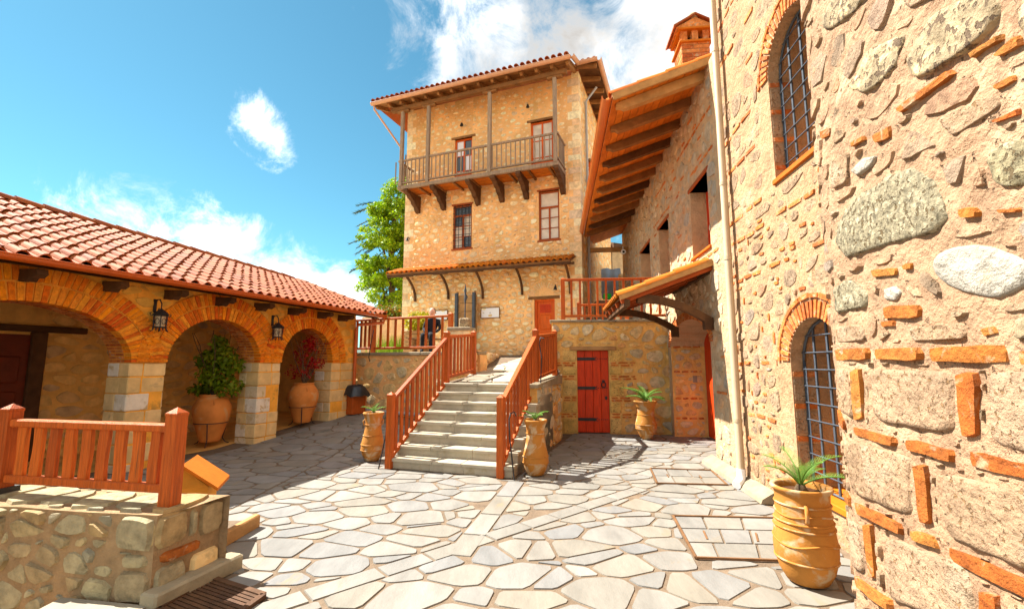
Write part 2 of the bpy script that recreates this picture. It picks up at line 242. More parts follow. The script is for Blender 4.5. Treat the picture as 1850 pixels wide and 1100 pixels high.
# ------------------------------------------------------------------ object helpers
def tag(o, label=None, cat=None, group=None, kind=None):
    if label: o['label'] = label
    if cat: o['category'] = cat
    if group: o['group'] = group
    if kind: o['kind'] = kind
    return o
def link(o, parent=None, M=None):
    COL.objects.link(o)
    if parent is not None:
        o.parent = parent; o.matrix_parent_inverse = WINV[parent.name]
    if M is not None: o.matrix_basis = M
    WINV[o.name] = (M.inverted() if M is not None else Matrix.Identity(4))
    return o
WINV = {}
def thing(name, loc, label, cat, group=None):
    o = D.objects.new(name, None); o.empty_display_size = .2
    link(o, None, Matrix.Translation(Vector(loc)))
    return tag(o, label, cat, group)
class MB:
    def __init__(s): s.v = []; s.f = []; s.sm = []
    def add(s, vs, fs, smooth=False):
        b = len(s.v); s.v += [tuple(p) for p in vs]
        for f in fs: s.f.append(tuple(i + b for i in f)); s.sm.append(smooth)
        return s
    def quad(s, a, b, c, d): return s.add([a, b, c, d], [(0, 1, 2, 3)])
    def box8(s, p):           # p: 8 corners, bottom ring then top ring
        return s.add(p, [(3, 2, 1, 0), (4, 5, 6, 7), (0, 1, 5, 4), (1, 2, 6, 5), (2, 3, 7, 6), (3, 0, 4, 7)])
    def obox(s, c, ax, ay, az, hx, hy, hz):   # oriented box from centre, axes, half sizes
        c = Vector(c); ax, ay, az = (Vector(a).normalized() for a in (ax, ay, az)); P = []
        for z in (-1, 1):
            for x, y in ((-1, -1), (1, -1), (1, 1), (-1, 1)): P.append(c + ax * hx * x + ay * hy * y + az * hz * z)
        return s.box8(P)
    def cbox(s, c, ax, ay, az, hx, hy, hz, ch):   # box with chamfered long edges (along az) and top
        c = Vector(c); ax, ay, az = (Vector(a).normalized() for a in (ax, ay, az))
        ring = [(-hx + ch, -hy), (hx - ch, -hy), (hx, -hy + ch), (hx, hy - ch), (hx - ch, hy), (-hx + ch, hy), (-hx, hy - ch), (-hx, -hy + ch)]
        P = []
        for z, k in ((-hz, 0), (hz - ch, 0), (hz, ch)):
            for x, y in ring: P.append(c + ax * (x - math.copysign(min(k, abs(x)), x)) + ay * (y - math.copysign(min(k, abs(y)), y)) + az * z)
        F = [tuple(range(7, -1, -1)), tuple(range(16, 24))]
        for r in (0, 8):
            for i in range(8): F.append((r + i, r + (i + 1) % 8, r + 8 + (i + 1) % 8, r + 8 + i))
        return s.add(P, F)
    def bar(s, a, b, hx, hy, ch=0, up=(0, 0, 1)):     # squared bar from a to b
        a, b = Vector(a), Vector(b); az = (b - a).normalized(); u = Vector(up)
        if abs(az.dot(u)) > .98: u = Vector((1, 0, 0)) if abs(az.x) < .9 else Vector((0, 1, 0))
        ax = az.cross(u).normalized(); ay = ax.cross(az).normalized()
        if ch: return s.cbox((a + b) / 2, ax, ay, az, hx, hy, (b - a).length / 2, ch)
        return s.obox((a + b) / 2, ax, ay, az, hx, hy, (b - a).length / 2)
    def tube(s, pts, r, seg=8, cap=True):
        pts = [Vector(p) for p in pts]; rs = r if isinstance(r, (list, tuple)) else [r] * len(pts)
        P = []; prev = None
        for i, p in enumerate(pts):
            t = (pts[min(i + 1, len(pts) - 1)] - pts[max(i - 1, 0)]).normalized()
            if prev is None:
                u = Vector((0, 0, 1)) if abs(t.z) < .9 else Vector((1, 0, 0)); a = t.cross(u).normalized()
            else: a = (prev - t * prev.dot(t)).normalized()
            prev = a; b = t.cross(a)
            for k in range(seg):
                an = 2 * math.pi * k / seg; P.append(p + (a * math.cos(an) + b * math.sin(an)) * rs[i])
        F = []
        for i in range(len(pts) - 1):
            for k in range(seg): F.append((i * seg + k, i * seg + (k + 1) % seg, (i + 1) * seg + (k + 1) % seg, (i + 1) * seg + k))
        s.add(P, F, True)
        if cap:
            s.add(P[:seg], [tuple(range(seg - 1, -1, -1))]); s.add(P[-seg:], [tuple(range(seg))])
        return s
    def lathe(s, prof, c, seg=36):
        c = Vector(c); P = []; F = []
        for r, z in prof:
            for k in range(seg):
                an = 2 * math.pi * k / seg; P.append(c + Vector((r * math.cos(an), r * math.sin(an), z)))
        for i in range(len(prof) - 1):
            for k in range(seg): F.append((i * seg + k, i * seg + (k + 1) % seg, (i + 1) * seg + (k + 1) % seg, (i + 1) * seg + k))
        return s.add(P, F, True)
    def prism(s, ring0, ring1):
        n = len(ring0); P = list(ring0) + list(ring1); F = [tuple(range(n - 1, -1, -1)), tuple(range(n, 2 * n))]
        for i in range(n): F.append((i, (i + 1) % n, n + (i + 1) % n, n + i))
        return s.add(P, F)
    def mesh(s, name):
        me = D.meshes.new(name); me.from_pydata(s.v, [], s.f)
        if any(s.sm): me.polygons.foreach_set('use_smooth', s.sm)
        me.validate(clean_customdata=False); me.update(); return me
    def build(s, name, m, parent=None, fix=False):
        me = s.mesh(name); me.materials.append(MATS[m])
        if fix:
            bm = bmesh.new(); bm.from_mesh(me); bmesh.ops.recalc_face_normals(bm, faces=bm.faces); bm.to_mesh(me); bm.free()
        return link(D.objects.new(name, me), parent)
def struct(o): o['kind'] = 'structure'; return o

class Fr:
    """vertical wall frame: s along the wall, z up, n out of the wall"""
    def __init__(f, o, d):
        f.o = Vector((o[0], o[1], 0)); f.d = Vector((d[0], d[1], 0)).normalized(); f.n = Vector((f.d.y, -f.d.x, 0)); f.up = Vector((0, 0, 1))
    def flip(f): f.n = -f.n; return f
    def p(f, s, z, n=0.0): return f.o + f.d * s + f.n * n + Vector((0, 0, z))
    def px(f, px, py, n=0.0):
        r = ray(px, py); q = f.o + f.n * n; k = q.dot(f.n) / r.dot(f.n); P = r * k
        return ((P - q).dot(f.d), H + P.z)
    def sn(f, x, y): v = Vector((x, y, 0)) - f.o; return v.dot(f.d), v.dot(f.n)
    def box(f, mb, s0, s1, z0, z1, n0, n1, ch=0):
        c = f.p((s0 + s1) / 2, (z0 + z1) / 2, (n0 + n1) / 2)
        if ch: return mb.cbox(c, f.d, f.up, f.n, abs(s1 - s0) / 2, abs(z1 - z0) / 2, abs(n1 - n0) / 2, ch)
        return mb.obox(c, f.d, f.n, f.up, abs(s1 - s0) / 2, abs(n1 - n0) / 2, abs(z1 - z0) / 2)

# ------------------------------------------------------------------ masonry
def area(p): return .5 * sum(p[i][0] * p[(i + 1) % len(p)][1] - p[(i + 1) % len(p)][0] * p[i][1] for i in range(len(p)))
def cen(p): return (sum(a for a, b in p) / len(p), sum(b for a, b in p) / len(p))
def clip(poly, a, b, c):            # keep a*x + b*y <= c
    o = []
    for i in range(len(poly)):
        P, Q = poly[i], poly[(i + 1) % len(poly)]; dp = a * P[0] + b * P[1] - c; dq = a * Q[0] + b * Q[1] - c
        if dp <= 0: o.append(P)
        if (dp < 0 < dq) or (dq < 0 < dp):
            t = dp / (dp - dq); o.append((P[0] + (Q[0] - P[0]) * t, P[1] + (Q[1] - P[1]) * t))
    return o
def edges_out(h):                   # outward half planes of a CCW convex polygon
    if area(h) < 0: h = h[::-1]
    for i in range(len(h)):
        (x0, y0), (x1, y1) = h[i], h[(i + 1) % len(h)]; nx, ny = y1 - y0, -(x1 - x0); l = math.hypot(nx, ny)
        if l > 1e-6: yield nx / l, ny / l, (nx * x0 + ny * y0) / l
def cells(s0, s1, z0, z1, sx, sz, seed, jit=.42, wv=.35, holes=(), rowoff=True, tiltv=0):
    R = random.Random(seed); nx = max(1, round((s1 - s0) / sx)); nz = max(1, round((z1 - z0) / sz)); kx = sz / sx
    S = {}
    for j in range(-1, nz + 1):
        for i in range(-1, nx + 1):
            x = (i + .5 + (.5 * (j & 1) if rowoff else 0) + R.uniform(-jit, jit)) * (s1 - s0) / nx
            y = (j + .5 + R.uniform(-jit, jit)) * (z1 - z0) / nz
            S[i, j] = (x * kx, y, R.uniform(0, wv) * sz * sz)
    outl = []
    W, Hh = (s1 - s0) * kx, z1 - z0
    for (i, j), (x, y, wt) in S.items():
        poly = [(0, 0), (W, 0), (W, Hh), (0, Hh)]
        r = 3.2 * sz
        poly = [(max(0, x - r), max(0, y - r)), (min(W, x + r), max(0, y - r)), (min(W, x + r), min(Hh, y + r)), (max(0, x - r), min(Hh, y + r))]
        if poly[1][0] <= poly[0][0] or poly[2][1] <= poly[1][1]: continue
        for dj in range(-2, 3):
            for di in range(-2, 3):
                q = S.get((i + di, j + dj))
                if q is None or (di == 0 and dj == 0): continue
                a, b = 2 * (q[0] - x), 2 * (q[1] - y); c = q[0] ** 2 + q[1] ** 2 - x * x - y * y - q[2] + wt
                poly = clip(poly, a, b, c)
                if len(poly) < 3: break
            if len(poly) < 3: break
        if len(poly) < 3: continue
        poly = [(s0 + a / kx, z0 + b) for a, b in poly]
        for h in holes:
            if not poly: break
            hs = list(edges_out(h))
            if any(all(a * p[0] + b * p[1] >= c - 1e-6 for p in poly) for a, b, c in hs): continue
            best = None
            for a, b, c in hs:
                q = clip(poly, -a, -b, -c)
                if len(q) >= 3 and (best is None or area(q) > area(best)): best = q
            poly = best if best and area(best) > .12 * sx * sz else []
        if poly and area(poly) > .10 * sx * sz: outl.append(poly)
    return outl
def inset(poly, g):
    if area(poly) < 0: poly = poly[::-1]
    p = poly
    for a, b, c in list(edges_out(poly)):
        p = clip(p, a, b, c - g)
        if len(p) < 3: return []
    q = []
    for i in range(len(p)):
        if math.hypot(p[i][0] - p[i - 1][0], p[i][1] - p[i - 1][1]) > .012: q.append(p[i])
    return q if len(q) >= 3 else []
def rounded(p, k=.25, jit=0, R=rnd):
    o = []
    for i in range(len(p)):
        a, b = p[i], p[(i + 1) % len(p)]; l = math.hypot(a[0] - b[0], a[1] - b[1])
        for t in (k, 1 - k):
            o.append((a[0] + (b[0] - a[0]) * t + R.uniform(-jit, jit) * l, a[1] + (b[1] - a[1]) * t + R.uniform(-jit, jit) * l))
    return o
def roughen(p, R, amt, n=11):
    per = [0]
    for i in range(len(p)): per.append(per[-1] + math.hypot(p[i][0] - p[(i + 1) % len(p)][0], p[i][1] - p[(i + 1) % len(p)][1]))
    c = cen(p); o = []; j = 0
    for k in range(n):
        t = per[-1] * (k + R.uniform(-.25, .25)) / n
        t %= per[-1]; j = max(i for i in range(len(p)) if per[i] <= t); f = (t - per[j]) / max(1e-9, per[j + 1] - per[j]); a, b = p[j], p[(j + 1) % len(p)]
        q = 1 + R.uniform(-amt, amt * .5); o.append((t, c[0] + (a[0] + (b[0] - a[0]) * f - c[0]) * q, c[1] + (a[1] + (b[1] - a[1]) * f - c[1]) * q))
    o.sort(); return [(x, y) for _, x, y in o]
def piece(mb, poly, mp, d, bev=.02, bulge=.25, tiltv=0, n0=-.03, R=rnd):
    """raised stone: rim ring in the wall, smaller ring at its face, a bulged centre"""
    if area(poly) < 0: poly = poly[::-1]
    n = len(poly); c = cen(poly); sz = math.sqrt(abs(area(poly))); k = max(.45, 1 - bev * 2.4 / max(.03, sz))
    tx, ty = R.uniform(-tiltv, tiltv), R.uniform(-tiltv, tiltv)
    def hh(a, b): return d + tx * (a - c[0]) + ty * (b - c[1])
    V = [mp(a, b, n0) for a, b in poly]
    I = [(c[0] + (a - c[0]) * k, c[1] + (b - c[1]) * k) for a, b in poly]
    V += [mp(a, b, hh(a, b)) for a, b in I] + [mp(c[0], c[1], d * (1 + bulge))]
    F = [(i, (i + 1) % n, n + (i + 1) % n, n + i) for i in range(n)] + [(n + i, n + (i + 1) % n, 2 * n) for i in range(n)]
    return mb.add(V, F)
def lay(polys, mp, parent, name, mats, d=(.02, .05), bev=.02, bulge=.25, tiltv=0, gap=.012, rk=.25, jit=0, limit=300, seed=1, frame_cull=True, n0=-.03, flipf=False):
    """polys -> pieces; the largest on screen are objects of their own, the rest one 'stuff' part"""
    R = random.Random(seed); L_ = []
    for p in polys:
        q = inset(p, gap * R.uniform(.7, 1.5)) if gap else p
        if not q: continue
        if rk: q = rounded(q, rk, 0, R)
        if jit: q = roughen(q, R, jit, 14 if abs(area(q)) > .15 else 11)
        c = cen(q); w = mp(c[0], c[1], 0); x, y = proj(w)
        vis = -150 < x < 2000 and -150 < y < 1250
        if frame_cull and not (-500 < x < 2350 and -450 < y < 1500): continue
        L_.append((-(abs(area(q)) / max(.5, (w - Vector((0, 0, H))).length) ** 2) * (1 if vis else .01), len(L_), q))
    L_.sort(key=lambda t: t[:2]); rest = {}
    for i, (_, _, q) in enumerate(L_):
        m = mats if isinstance(mats, str) else R.choice(mats)
        if i < limit:
            mb = MB(); piece(mb, q, mp, R.uniform(*d), bev, bulge, tiltv, n0, R); mb.build(name, m, parent)
        else: piece(rest.setdefault(m, MB()), q, mp, R.uniform(*d), bev, bulge, tiltv, n0, R)
    for m, mb in rest.items(): mb.build(name, m, parent)['kind'] = 'stuff'
def brickp(fr, a, b, c, d, n0, n1, parent, m, R, name='brick'):
    o = []
    for (x0, y0), (x1, y1) in zip(((a, c), (b, c), (b, d), (a, d)), ((b, c), (b, d), (a, d), (a, c))):
        k = 3 if abs(x1 - x0) > .1 or abs(y1 - y0) > .1 else 1
        for t in range(k): f = (t + .15) / k; o.append((x0 + (x1 - x0) * f + R.uniform(-.006, .006), y0 + (y1 - y0) * f + R.uniform(-.005, .005)))
    mm = MB(); piece(mm, o, fr.p, max(.004, n1), .006, .15, .06, n0, R); return mm.build(name, m, parent)
def arch_poly(s0, s1, zb, zs, rise, n=12):
    c, a = (s0 + s1) / 2, (s1 - s0) / 2
    return [(s0, zb), (s1, zb)] + [(c + a * math.cos(math.pi * i / n), zs + rise * math.sin(math.pi * i / n)) for i in range(n + 1)]
def rect(s0, s1, z0, z1): return [(s0, z0), (s1, z0), (s1, z1), (s0, z1)]
def wall_body(fr, s0, s1, z0, z1, t, openings=(), zt=None, top=True, ends=True):
    """wall with openings; opening = (s0, s1, bottom, spring, rise): rise 0 is a square head"""
    mb = MB(); bs = {s0, s1}
    for o in openings:
        bs |= {o[0], o[1]}
        if o[4]: bs |= {(o[0] + o[1]) / 2 - (o[1] - o[0]) / 2 * math.cos(math.pi * i / 20) for i in range(21)}
    k = s0
    while k < s1: bs.add(k); k += 1.5
    bs = sorted(b for b in bs if s0 - 1e-6 <= b <= s1 + 1e-6); bs = [b for i, b in enumerate(bs) if i == 0 or b - bs[i - 1] > 1e-5]
    def head(o, s):
        if not o[4]: return o[3]
        c, a = (o[0] + o[1]) / 2, (o[1] - o[0]) / 2; return o[3] + o[4] * math.sqrt(max(0, 1 - ((s - c) / a) ** 2))
    tp = zt or (lambda s: z1)
    for sa, sb in zip(bs, bs[1:]):
        m = (sa + sb) / 2; hs = sorted((o for o in openings if o[0] < m < o[1]), key=lambda o: o[2])
        lo = (z0, z0)
        for o in hs + [None]:
            hi = (o[2], o[2]) if o else (tp(sa), tp(sb))
            if min(hi) > max(lo) + 1e-4 or hi[0] > lo[0] + 1e-4 or hi[1] > lo[1] + 1e-4:
                mb.quad(fr.p(sa, lo[0]), fr.p(sb, lo[1]), fr.p(sb, hi[1]), fr.p(sa, hi[0]))
                mb.quad(fr.p(sb, lo[1], -t), fr.p(sa, lo[0], -t), fr.p(sa, hi[0], -t), fr.p(sb, hi[1], -t))
                if o: mb.quad(fr.p(sa, hi[0]), fr.p(sb, hi[1]), fr.p(sb, hi[1], -t), fr.p(sa, hi[0], -t))
                elif top: mb.quad(fr.p(sa, hi[0]), fr.p(sb, hi[1]), fr.p(sb, hi[1], -t), fr.p(sa, hi[0], -t))
                if lo[0] > z0 or lo[1] > z0: mb.quad(fr.p(sa, lo[0], -t), fr.p(sb, lo[1], -t), fr.p(sb, lo[1]), fr.p(sa, lo[0]))
            if o: lo = (head(o, sa), head(o, sb))
    for o in openings:
        for s, e in ((o[0], 1), (o[1], -1)):
            if s0 < s < s1: mb.quad(fr.p(s, o[2]), fr.p(s, o[3]), fr.p(s, o[3], -t), fr.p(s, o[2], -t))
    if ends:
        for s in (s0, s1): mb.quad(fr.p(s, z0), fr.p(s, tp(s)), fr.p(s, tp(s), -t), fr.p(s, z0, -t))
    return mb
def voussoirs(fr, s0, s1, zs, rise, th, n, parent, m, n_in, n_out, gap=.14, k0=0.0, k1=1.0, name='brick', depth_rows=1, seed=3):
    """ring of radial bricks round an arch head"""
    R = random.Random(seed); c, a = (s0 + s1) / 2, (s1 - s0) / 2; deep = MB()
    for r in range(depth_rows):
        na = n_out + (n_in - n_out) * r / depth_rows; nb = n_out + (n_in - n_out) * (r + 1) / depth_rows
        if depth_rows > 1: nb += .012
        off = .5 * (r & 1)
        for i in range(n):
            t0 = k0 + (k1 - k0) * (i + gap / 2 + off * .0) / n; t1 = k0 + (k1 - k0) * (i + 1 - gap / 2) / n
            j = R.uniform(-.006, .006)
            def pt(t, e): an = math.pi * (1 - t); return (c + (a + e) * math.cos(an), zs + (rise + e) * math.sin(an))
            q = [pt(t0, 0), pt(t0, th + j), pt(t1, th + j), pt(t1, 0)]
            d = R.uniform(-.004, .006) if r == 0 else 0
            mb = MB() if r == 0 else deep
            mb.prism([fr.p(x, z, nb) for x, z in q], [fr.p(x, z, na + d) for x, z in q])
            if r == 0: mb.build(name, m, parent, fix=True)
    if deep.v: deep.build(name, 'brick' if m == 'brick_arcade' else m, parent, fix=True)['kind'] = 'stuff'

# ================================================================== frames of the place
FA = Fr((-6.485, 5.5), (.3253, .9456))                       # arcade front
FT = Fr((2.417, 15.4), (-.9357, .3531)).flip()               # tower front, s from its right corner
FS = Fr((-1.93, 7.47), (.949, -.315))                        # foot of the stairs, s across, -n uphill
FD = Fr((.88, 11.06), (.996, -.0893))                        # terrace wall with the red door
FR = Fr((3.28, 6.68), (.0995, .995)).flip()                  # long right-hand wall, s away from the camera
FW = Fr((-4.35, 12.75), (.907, -.421))                       # retaining wall below the left terrace
RUN = Vector((.315, .949, 0)); ACR = Vector((.949, -.315, 0)); PL = Vector((-1.93, 7.47, 0))
def ST(a, r, z): return PL + ACR * a + RUN * r + Vector((0, 0, z))
def ground(x, y):
    s, m = FA.sn(x, y)
    wgt = min(1, max(0, 1 - (m - .5) / 3.0)); wgt = wgt * wgt * (3 - 2 * wgt)
    return max(0, s - 3.6) * .095 * wgt

# ------------------------------------------------------------------ ground
mb = MB()
mb.add([(-900, -900, -.35), (900, -900, -.35), (900, 900, -.35), (-900, 900, -.35)], [(0, 1, 2, 3)])
struct(mb.build('terrain', 'earth'))
mb = MB(); X0, X1, Y0, Y1, NX, NY = -14.0, 4.6, -16.0, 15.0, 46, 78
V = [(X0 + (X1 - X0) * i / NX, Y0 + (Y1 - Y0) * j / NY) for j in range(NY + 1) for i in range(NX + 1)]
XP = X0 + (X1 - X0) / NX * 27
mb.add([(x, y, ground(x, y) - .012) for x, y in V], [(j * (NX + 1) + i, j * (NX + 1) + i + 1, (j + 1) * (NX + 1) + i + 1, (j + 1) * (NX + 1) + i) for j in range(NY) for i in range(NX) if not (i < 27 and 0 < Y0 + (Y1 - Y0) * (j + .5) / NY < 4.2)])
court = struct(mb.build('courtyard', 'joint'))
def gmap(a, b, n): return Vector((a, b, ground(a, b) + n - .010))
# bands of squared slabs and the covers cut the crazy paving
def strip(p0, p1, wd, side=1):
    p0, p1 = Vector(p0).to_2d(), Vector(p1).to_2d(); d = (p1 - p0).normalized(); q = Vector((-d.y, d.x)) * wd * side
    return p0, p1, d, q
bandA = strip(onz(430, 1128), onz(1172, 884), .21)
bandB = strip(onz(918, 868), onz(803, 1000), .24, 1)
def sp(b): p0, p1, d, q = b; return [tuple(p0), tuple(p1), tuple(p1 + q), tuple(p0 + q)]
cover1 = [tuple(onz(*p).to_2d()) for p in ((1175, 846), (1285, 850), (1314, 876), (1187, 873))]
cv2 = [onz(1216, 932).to_2d(), onz(1399, 936).to_2d(), onz(1408, 1013).to_2d(), onz(1257, 1008).to_2d()]
cv2[1] = cv2[0] + (cv2[1] - cv2[0]) * 1.08; cv2[2] = cv2[3] + (cv2[2] - cv2[3]) * 1.12
cover2 = [tuple(p) for p in cv2]
stairs_fp = [tuple(ST(a, r, 0).to_2d()) for a, r in ((-.05, -.02), (2.08, -.02), (2.08, 5), (-.05, 5))]
par_fp = [(-2.48, 3.3), (-2.34, 3.86), (-9, 4.9), (-9, 4.3)]
drain = [tuple(p.to_2d()) for p in (onz(284, 1104), onz(284, 1104) + onz(476, 1078) - onz(382, 1047), onz(476, 1078), onz(382, 1047))]
marble_fp = [(-3.9, 2.2), (-2.44, 2.2), (-2.46, 3.34), (-3.9, 3.64)]
inner = [tuple(FA.p(s, 0, n).to_2d()) for s, n in ((-9, -.05), (7.1, -.05), (7.1, -4), (-9, -4))]
wallh = [tuple(FR.p(s, 0, n).to_2d()) for s, n in ((-5, .14), (1.2, .14), (1.2, -3), (-5, -3))]
holes = [sp(bandA), sp(bandB), cover1, cover2, stairs_fp, par_fp, drain, marble_fp, inner, wallh]
polys = cells(-3.2, 4.3, 1.6, 11.2, .39, .29, 11, jit=.5, wv=.75, holes=holes)
lay(polys, gmap, court, 'flagstone', 'flag', d=(.005, .0085), bev=.004, bulge=.02, tiltv=.004, gap=.0125, rk=.13, jit=0, seed=4, n0=-.02, limit=230)
polys = cells(-7.5, -3.2, 4.2, 13.6, .44, .30, 12, jit=.46, wv=.7, holes=holes)
lay(polys, gmap, court, 'flagstone', 'flag', d=(.005, .0085), bev=.004, bulge=.02, gap=.013, rk=.10, jit=0, seed=5, n0=-.02, limit=70)
for b, sd in ((bandA, 1), (bandB, 2)):
    p0, p1, d, q = b; Ltot = (p1 - p0).length; t = 0; R = random.Random(sd)
    while t < Ltot - .05:
        l = min(R.uniform(.4, .75), Ltot - t); e = .008
        P = [tuple(p0 + d * (t + e) + q * .03), tuple(p0 + d * (t + l - e) + q * .03), tuple(p0 + d * (t + l - e) + q * .97), tuple(p0 + d * (t + e) + q * .97)]
        mm = MB(); piece(mm, P, gmap, R.uniform(.006, .009), .004, 0, 0, -.02, R); mm.build('band_slab', 'flag', court); t += l
def cover(pts, nu, nv, label, seed, name='service_cover'):
    P = [Vector(p) for p in pts]; c = sum(P, Vector((0, 0))) / 4
    t = thing(name, (c.x, c.y, 0), label, 'cover', 'stone covers let into the paving')
    mb = MB()
    for i in range(4):
        a, b = P[i], P[(i + 1) % 4]; mb.bar((a.x, a.y, .006), (b.x, b.y, .006), .010, .009)
    mb.build('steel_frame', 'steel_edge', t)
    R = random.Random(seed)
    def bl(u, v): return (P[0] * (1 - u) + P[1] * u) * (1 - v) + (P[3] * (1 - u) + P[2] * u) * v
    for j in range(nv):
        us = [0] + sorted((i + R.uniform(-.22, .22)) / nu for i in range(1, nu)) + [1]
        for i in range(nu):
            q = [bl(us[i], j / nv), bl(us[i + 1], j / nv), bl(us[i + 1], (j + 1) / nv), bl(us[i], (j + 1) / nv)]
            q = inset([tuple(x) for x in q], .009)
            if q: mm = MB(); piece(mm, q, gmap, .010, .004, 0, 0, -.01, R); mm.build('slab', 'flag', t)
    mb = MB()
    for u, v in ((.22, .5), (.72, .52)): 
        a = bl(u, v - .1); b = bl(u, v + .1); mb.bar((a.x, a.y, .004), (b.x, b.y, .004), .008, .004)
    mb.build('lifting_slot', 'steel_edge', t)
cover(cover1, 3, 2, 'smaller square slab-filled cover in the paving, farther one near the cream downpipe', 31)
cover(cover2, 3, 3, 'larger slab-filled cover in the paving, next to the big foreground pot', 32)

# ================================================================== arcade building
def pos_rail(a, b, name, parent, m, hx, hy, ch=.006): mb = MB(); mb.bar(a, b, hx, hy, ch); return mb.build(name, m, parent)
arc = thing('arcade_building', FA.p(2, 0, 0), 'low arcaded building with three brick arches under a sloping red tile roof', 'building')
ARCH = [(-.78, 1.71, .80), (2.25, 4.08, .80), (4.63, 6.20, .79)]
SPR = 1.65; AT = .5
ops = [(a, b, 0 - .2, SPR, r) for a, b, r in ARCH]
aw = wall_body(FA, -5.0, 7.05, -.3, 2.96, AT, [(a - .02, b + .02, -.3, SPR, r + .02) for a, b, r in ARCH] + [(-3.5, -1.33, -.3, SPR, .8)]).build('wall', 'mortar_arcade', arc)
hl = [arch_poly(a - .49, b + .49, 0, SPR, r + .47) for a, b, r in ARCH] + [rect(-9, 9, -1, 1.62)]
lay(cells(-1.2, 7.05, 1.62, 2.92, .42, .22, 21, holes=hl), FA.p, aw, 'stone', 'stone_arcade', d=(.004, .016), bev=.02, bulge=.2, gap=.02, rk=.25, jit=.06, seed=22)
for k, (a, b, r) in enumerate(ARCH):
    ar = MB(); n = 26
    c, ra = (a + b) / 2, (b - a) / 2
    def pt(i, e): an = math.pi * i / n; return (c - (ra + e) * math.cos(an), SPR + (r + e) * math.sin(an))
    for i in range(n):
        q = [pt(i, .012), pt(i, .235), pt(i + 1, .235), pt(i + 1, .012)]
        ar.prism([FA.p(x, z, -AT + .004) for x, z in q], [FA.p(x, z, .012) for x, z in q])
        q = [pt(i, .255), pt(i, .47), pt(i + 1, .47), pt(i + 1, .255)]
        ar.prism([FA.p(x, z, -.05) for x, z in q], [FA.p(x, z, .024) for x, z in q])
    part = ar.build('arch', 'mortar_arcade', arc, fix=True)
    nb = int(math.pi * (ra + r) / 2 / .064)
    voussoirs(FA, a, b, SPR, r, .235, nb, part, 'brick_arcade', -AT, .03, gap=.26, depth_rows=3, seed=k)
    voussoirs(FA, a - .262, b + .262, SPR, r + .262, .205, int(nb * 1.25), part, 'brick_arcade', -.04, .042, gap=.26, seed=k + 9)
PIERS = [(1.71, 2.25), (4.08, 4.63), (6.20, 7.05), (-1.33, -.78)]
for k, (a, b) in enumerate(PIERS):
    mb = MB(); zb = ground(*FA.p((a + b) / 2, 0).to_2d()) - .15
    FA.box(mb, a + .012, b - .012, zb, SPR, -AT + .012, -.012)
    pc = mb.build('pier', 'mortar_arcade', arc); R = random.Random(50 + k); z = zb; j = 0
    while z < SPR - .03:
        h = R.uniform(.2, .31); z1 = min(SPR, z + h)
        if SPR - z1 < .13: z1 = SPR
        ms = a + (b - a) * (R.uniform(.34, .62)); mn = -AT * R.uniform(.38, .66)
        for s0, s1 in ((a, ms), (ms, b)):
            for n0, n1 in ((-AT, mn), (mn, 0)):
                mm = MB(); e = .007; x = R.uniform(-.008, .008)
                FA.box(mm, s0 + e * (s0 != a) - (s0 == a) * (.004 + x), s1 - e * (s1 != b), z + e, z1 - e, n0 + e * (n0 != -AT), n1 - e * (n1 != 0) + (n1 == 0) * (.006 + x), .012)
                mm.build('block', 'ashlar_white' if R.random() < (.42 if k == 1 else .16) else 'ashlar', pc)
        z = z1; j += 1
# gallery behind the arches
gb = wall_body(FA, -5.0, 7.05, -.3, 3.2, .3)
for i, v in enumerate(gb.v): gb.v[i] = tuple(Vector(v) - FA.n * 2.45)
gw = gb.build('back_wall', 'gallery_mortar', arc)
def gal(s, z, n): return FA.p(s, z, n - 2.45)
GD = Fr(tuple((FA.o - FA.n * 2.45).to_2d()), tuple(FA.d.to_2d()))
gs1, gz0 = GD.px(62, 600); gs0 = gs1 - 1.3
lay(cells(gs1 + .15, 7.0, -.1, 2.9, .40, .20, 61), gal, gw, 'stone', 'gallery_stone', d=(.008, .03), gap=.014, rk=.22, jit=.05, seed=62, limit=280)
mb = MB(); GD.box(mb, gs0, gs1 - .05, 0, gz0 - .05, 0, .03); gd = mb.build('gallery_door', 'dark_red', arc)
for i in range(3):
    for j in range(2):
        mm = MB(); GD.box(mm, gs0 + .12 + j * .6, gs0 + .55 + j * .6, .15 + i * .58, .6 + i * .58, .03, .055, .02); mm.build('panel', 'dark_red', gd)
mm = MB(); GD.box(mm, gs1 - .05, gs1 + .16, 0, gz0, 0, .09, .015); mm.build('door_post', 'dark_wood', arc)
e1 = GD.px(152, 600)[0]
mm = MB(); GD.box(mm, gs0 - .3, e1, gz0, gz0 + .11, 0, .12, .015); mm.build('lintel', 'dark_wood', arc)
for s in (-5.0, 7.0):
    mb = MB(); mb.box8([FA.p(s, -.3, -.5), FA.p(s + .05, -.3, -.5), FA.p(s + .05, -.3, -2.46), FA.p(s, -.3, -2.46), FA.p(s, 3, -.5), FA.p(s + .05, 3, -.5), FA.p(s + .05, 3, -2.46), FA.p(s, 3, -2.46)])
    mb.build('end_wall', 'gallery_mortar', arc)
mb = MB(); mb.quad(FA.p(-5, .0, -.45), FA.p(3.6, .0, -.45), FA.p(3.6, .0, -2.46), FA.p(-5, .0, -2.46)); mb.quad(FA.p(3.6, .0, -.45), FA.p(7.05, .32, -.45), FA.p(7.05, .32, -2.46), FA.p(3.6, .0, -2.46))
mb.build('gallery_floor', 'gallery_mortar', arc)
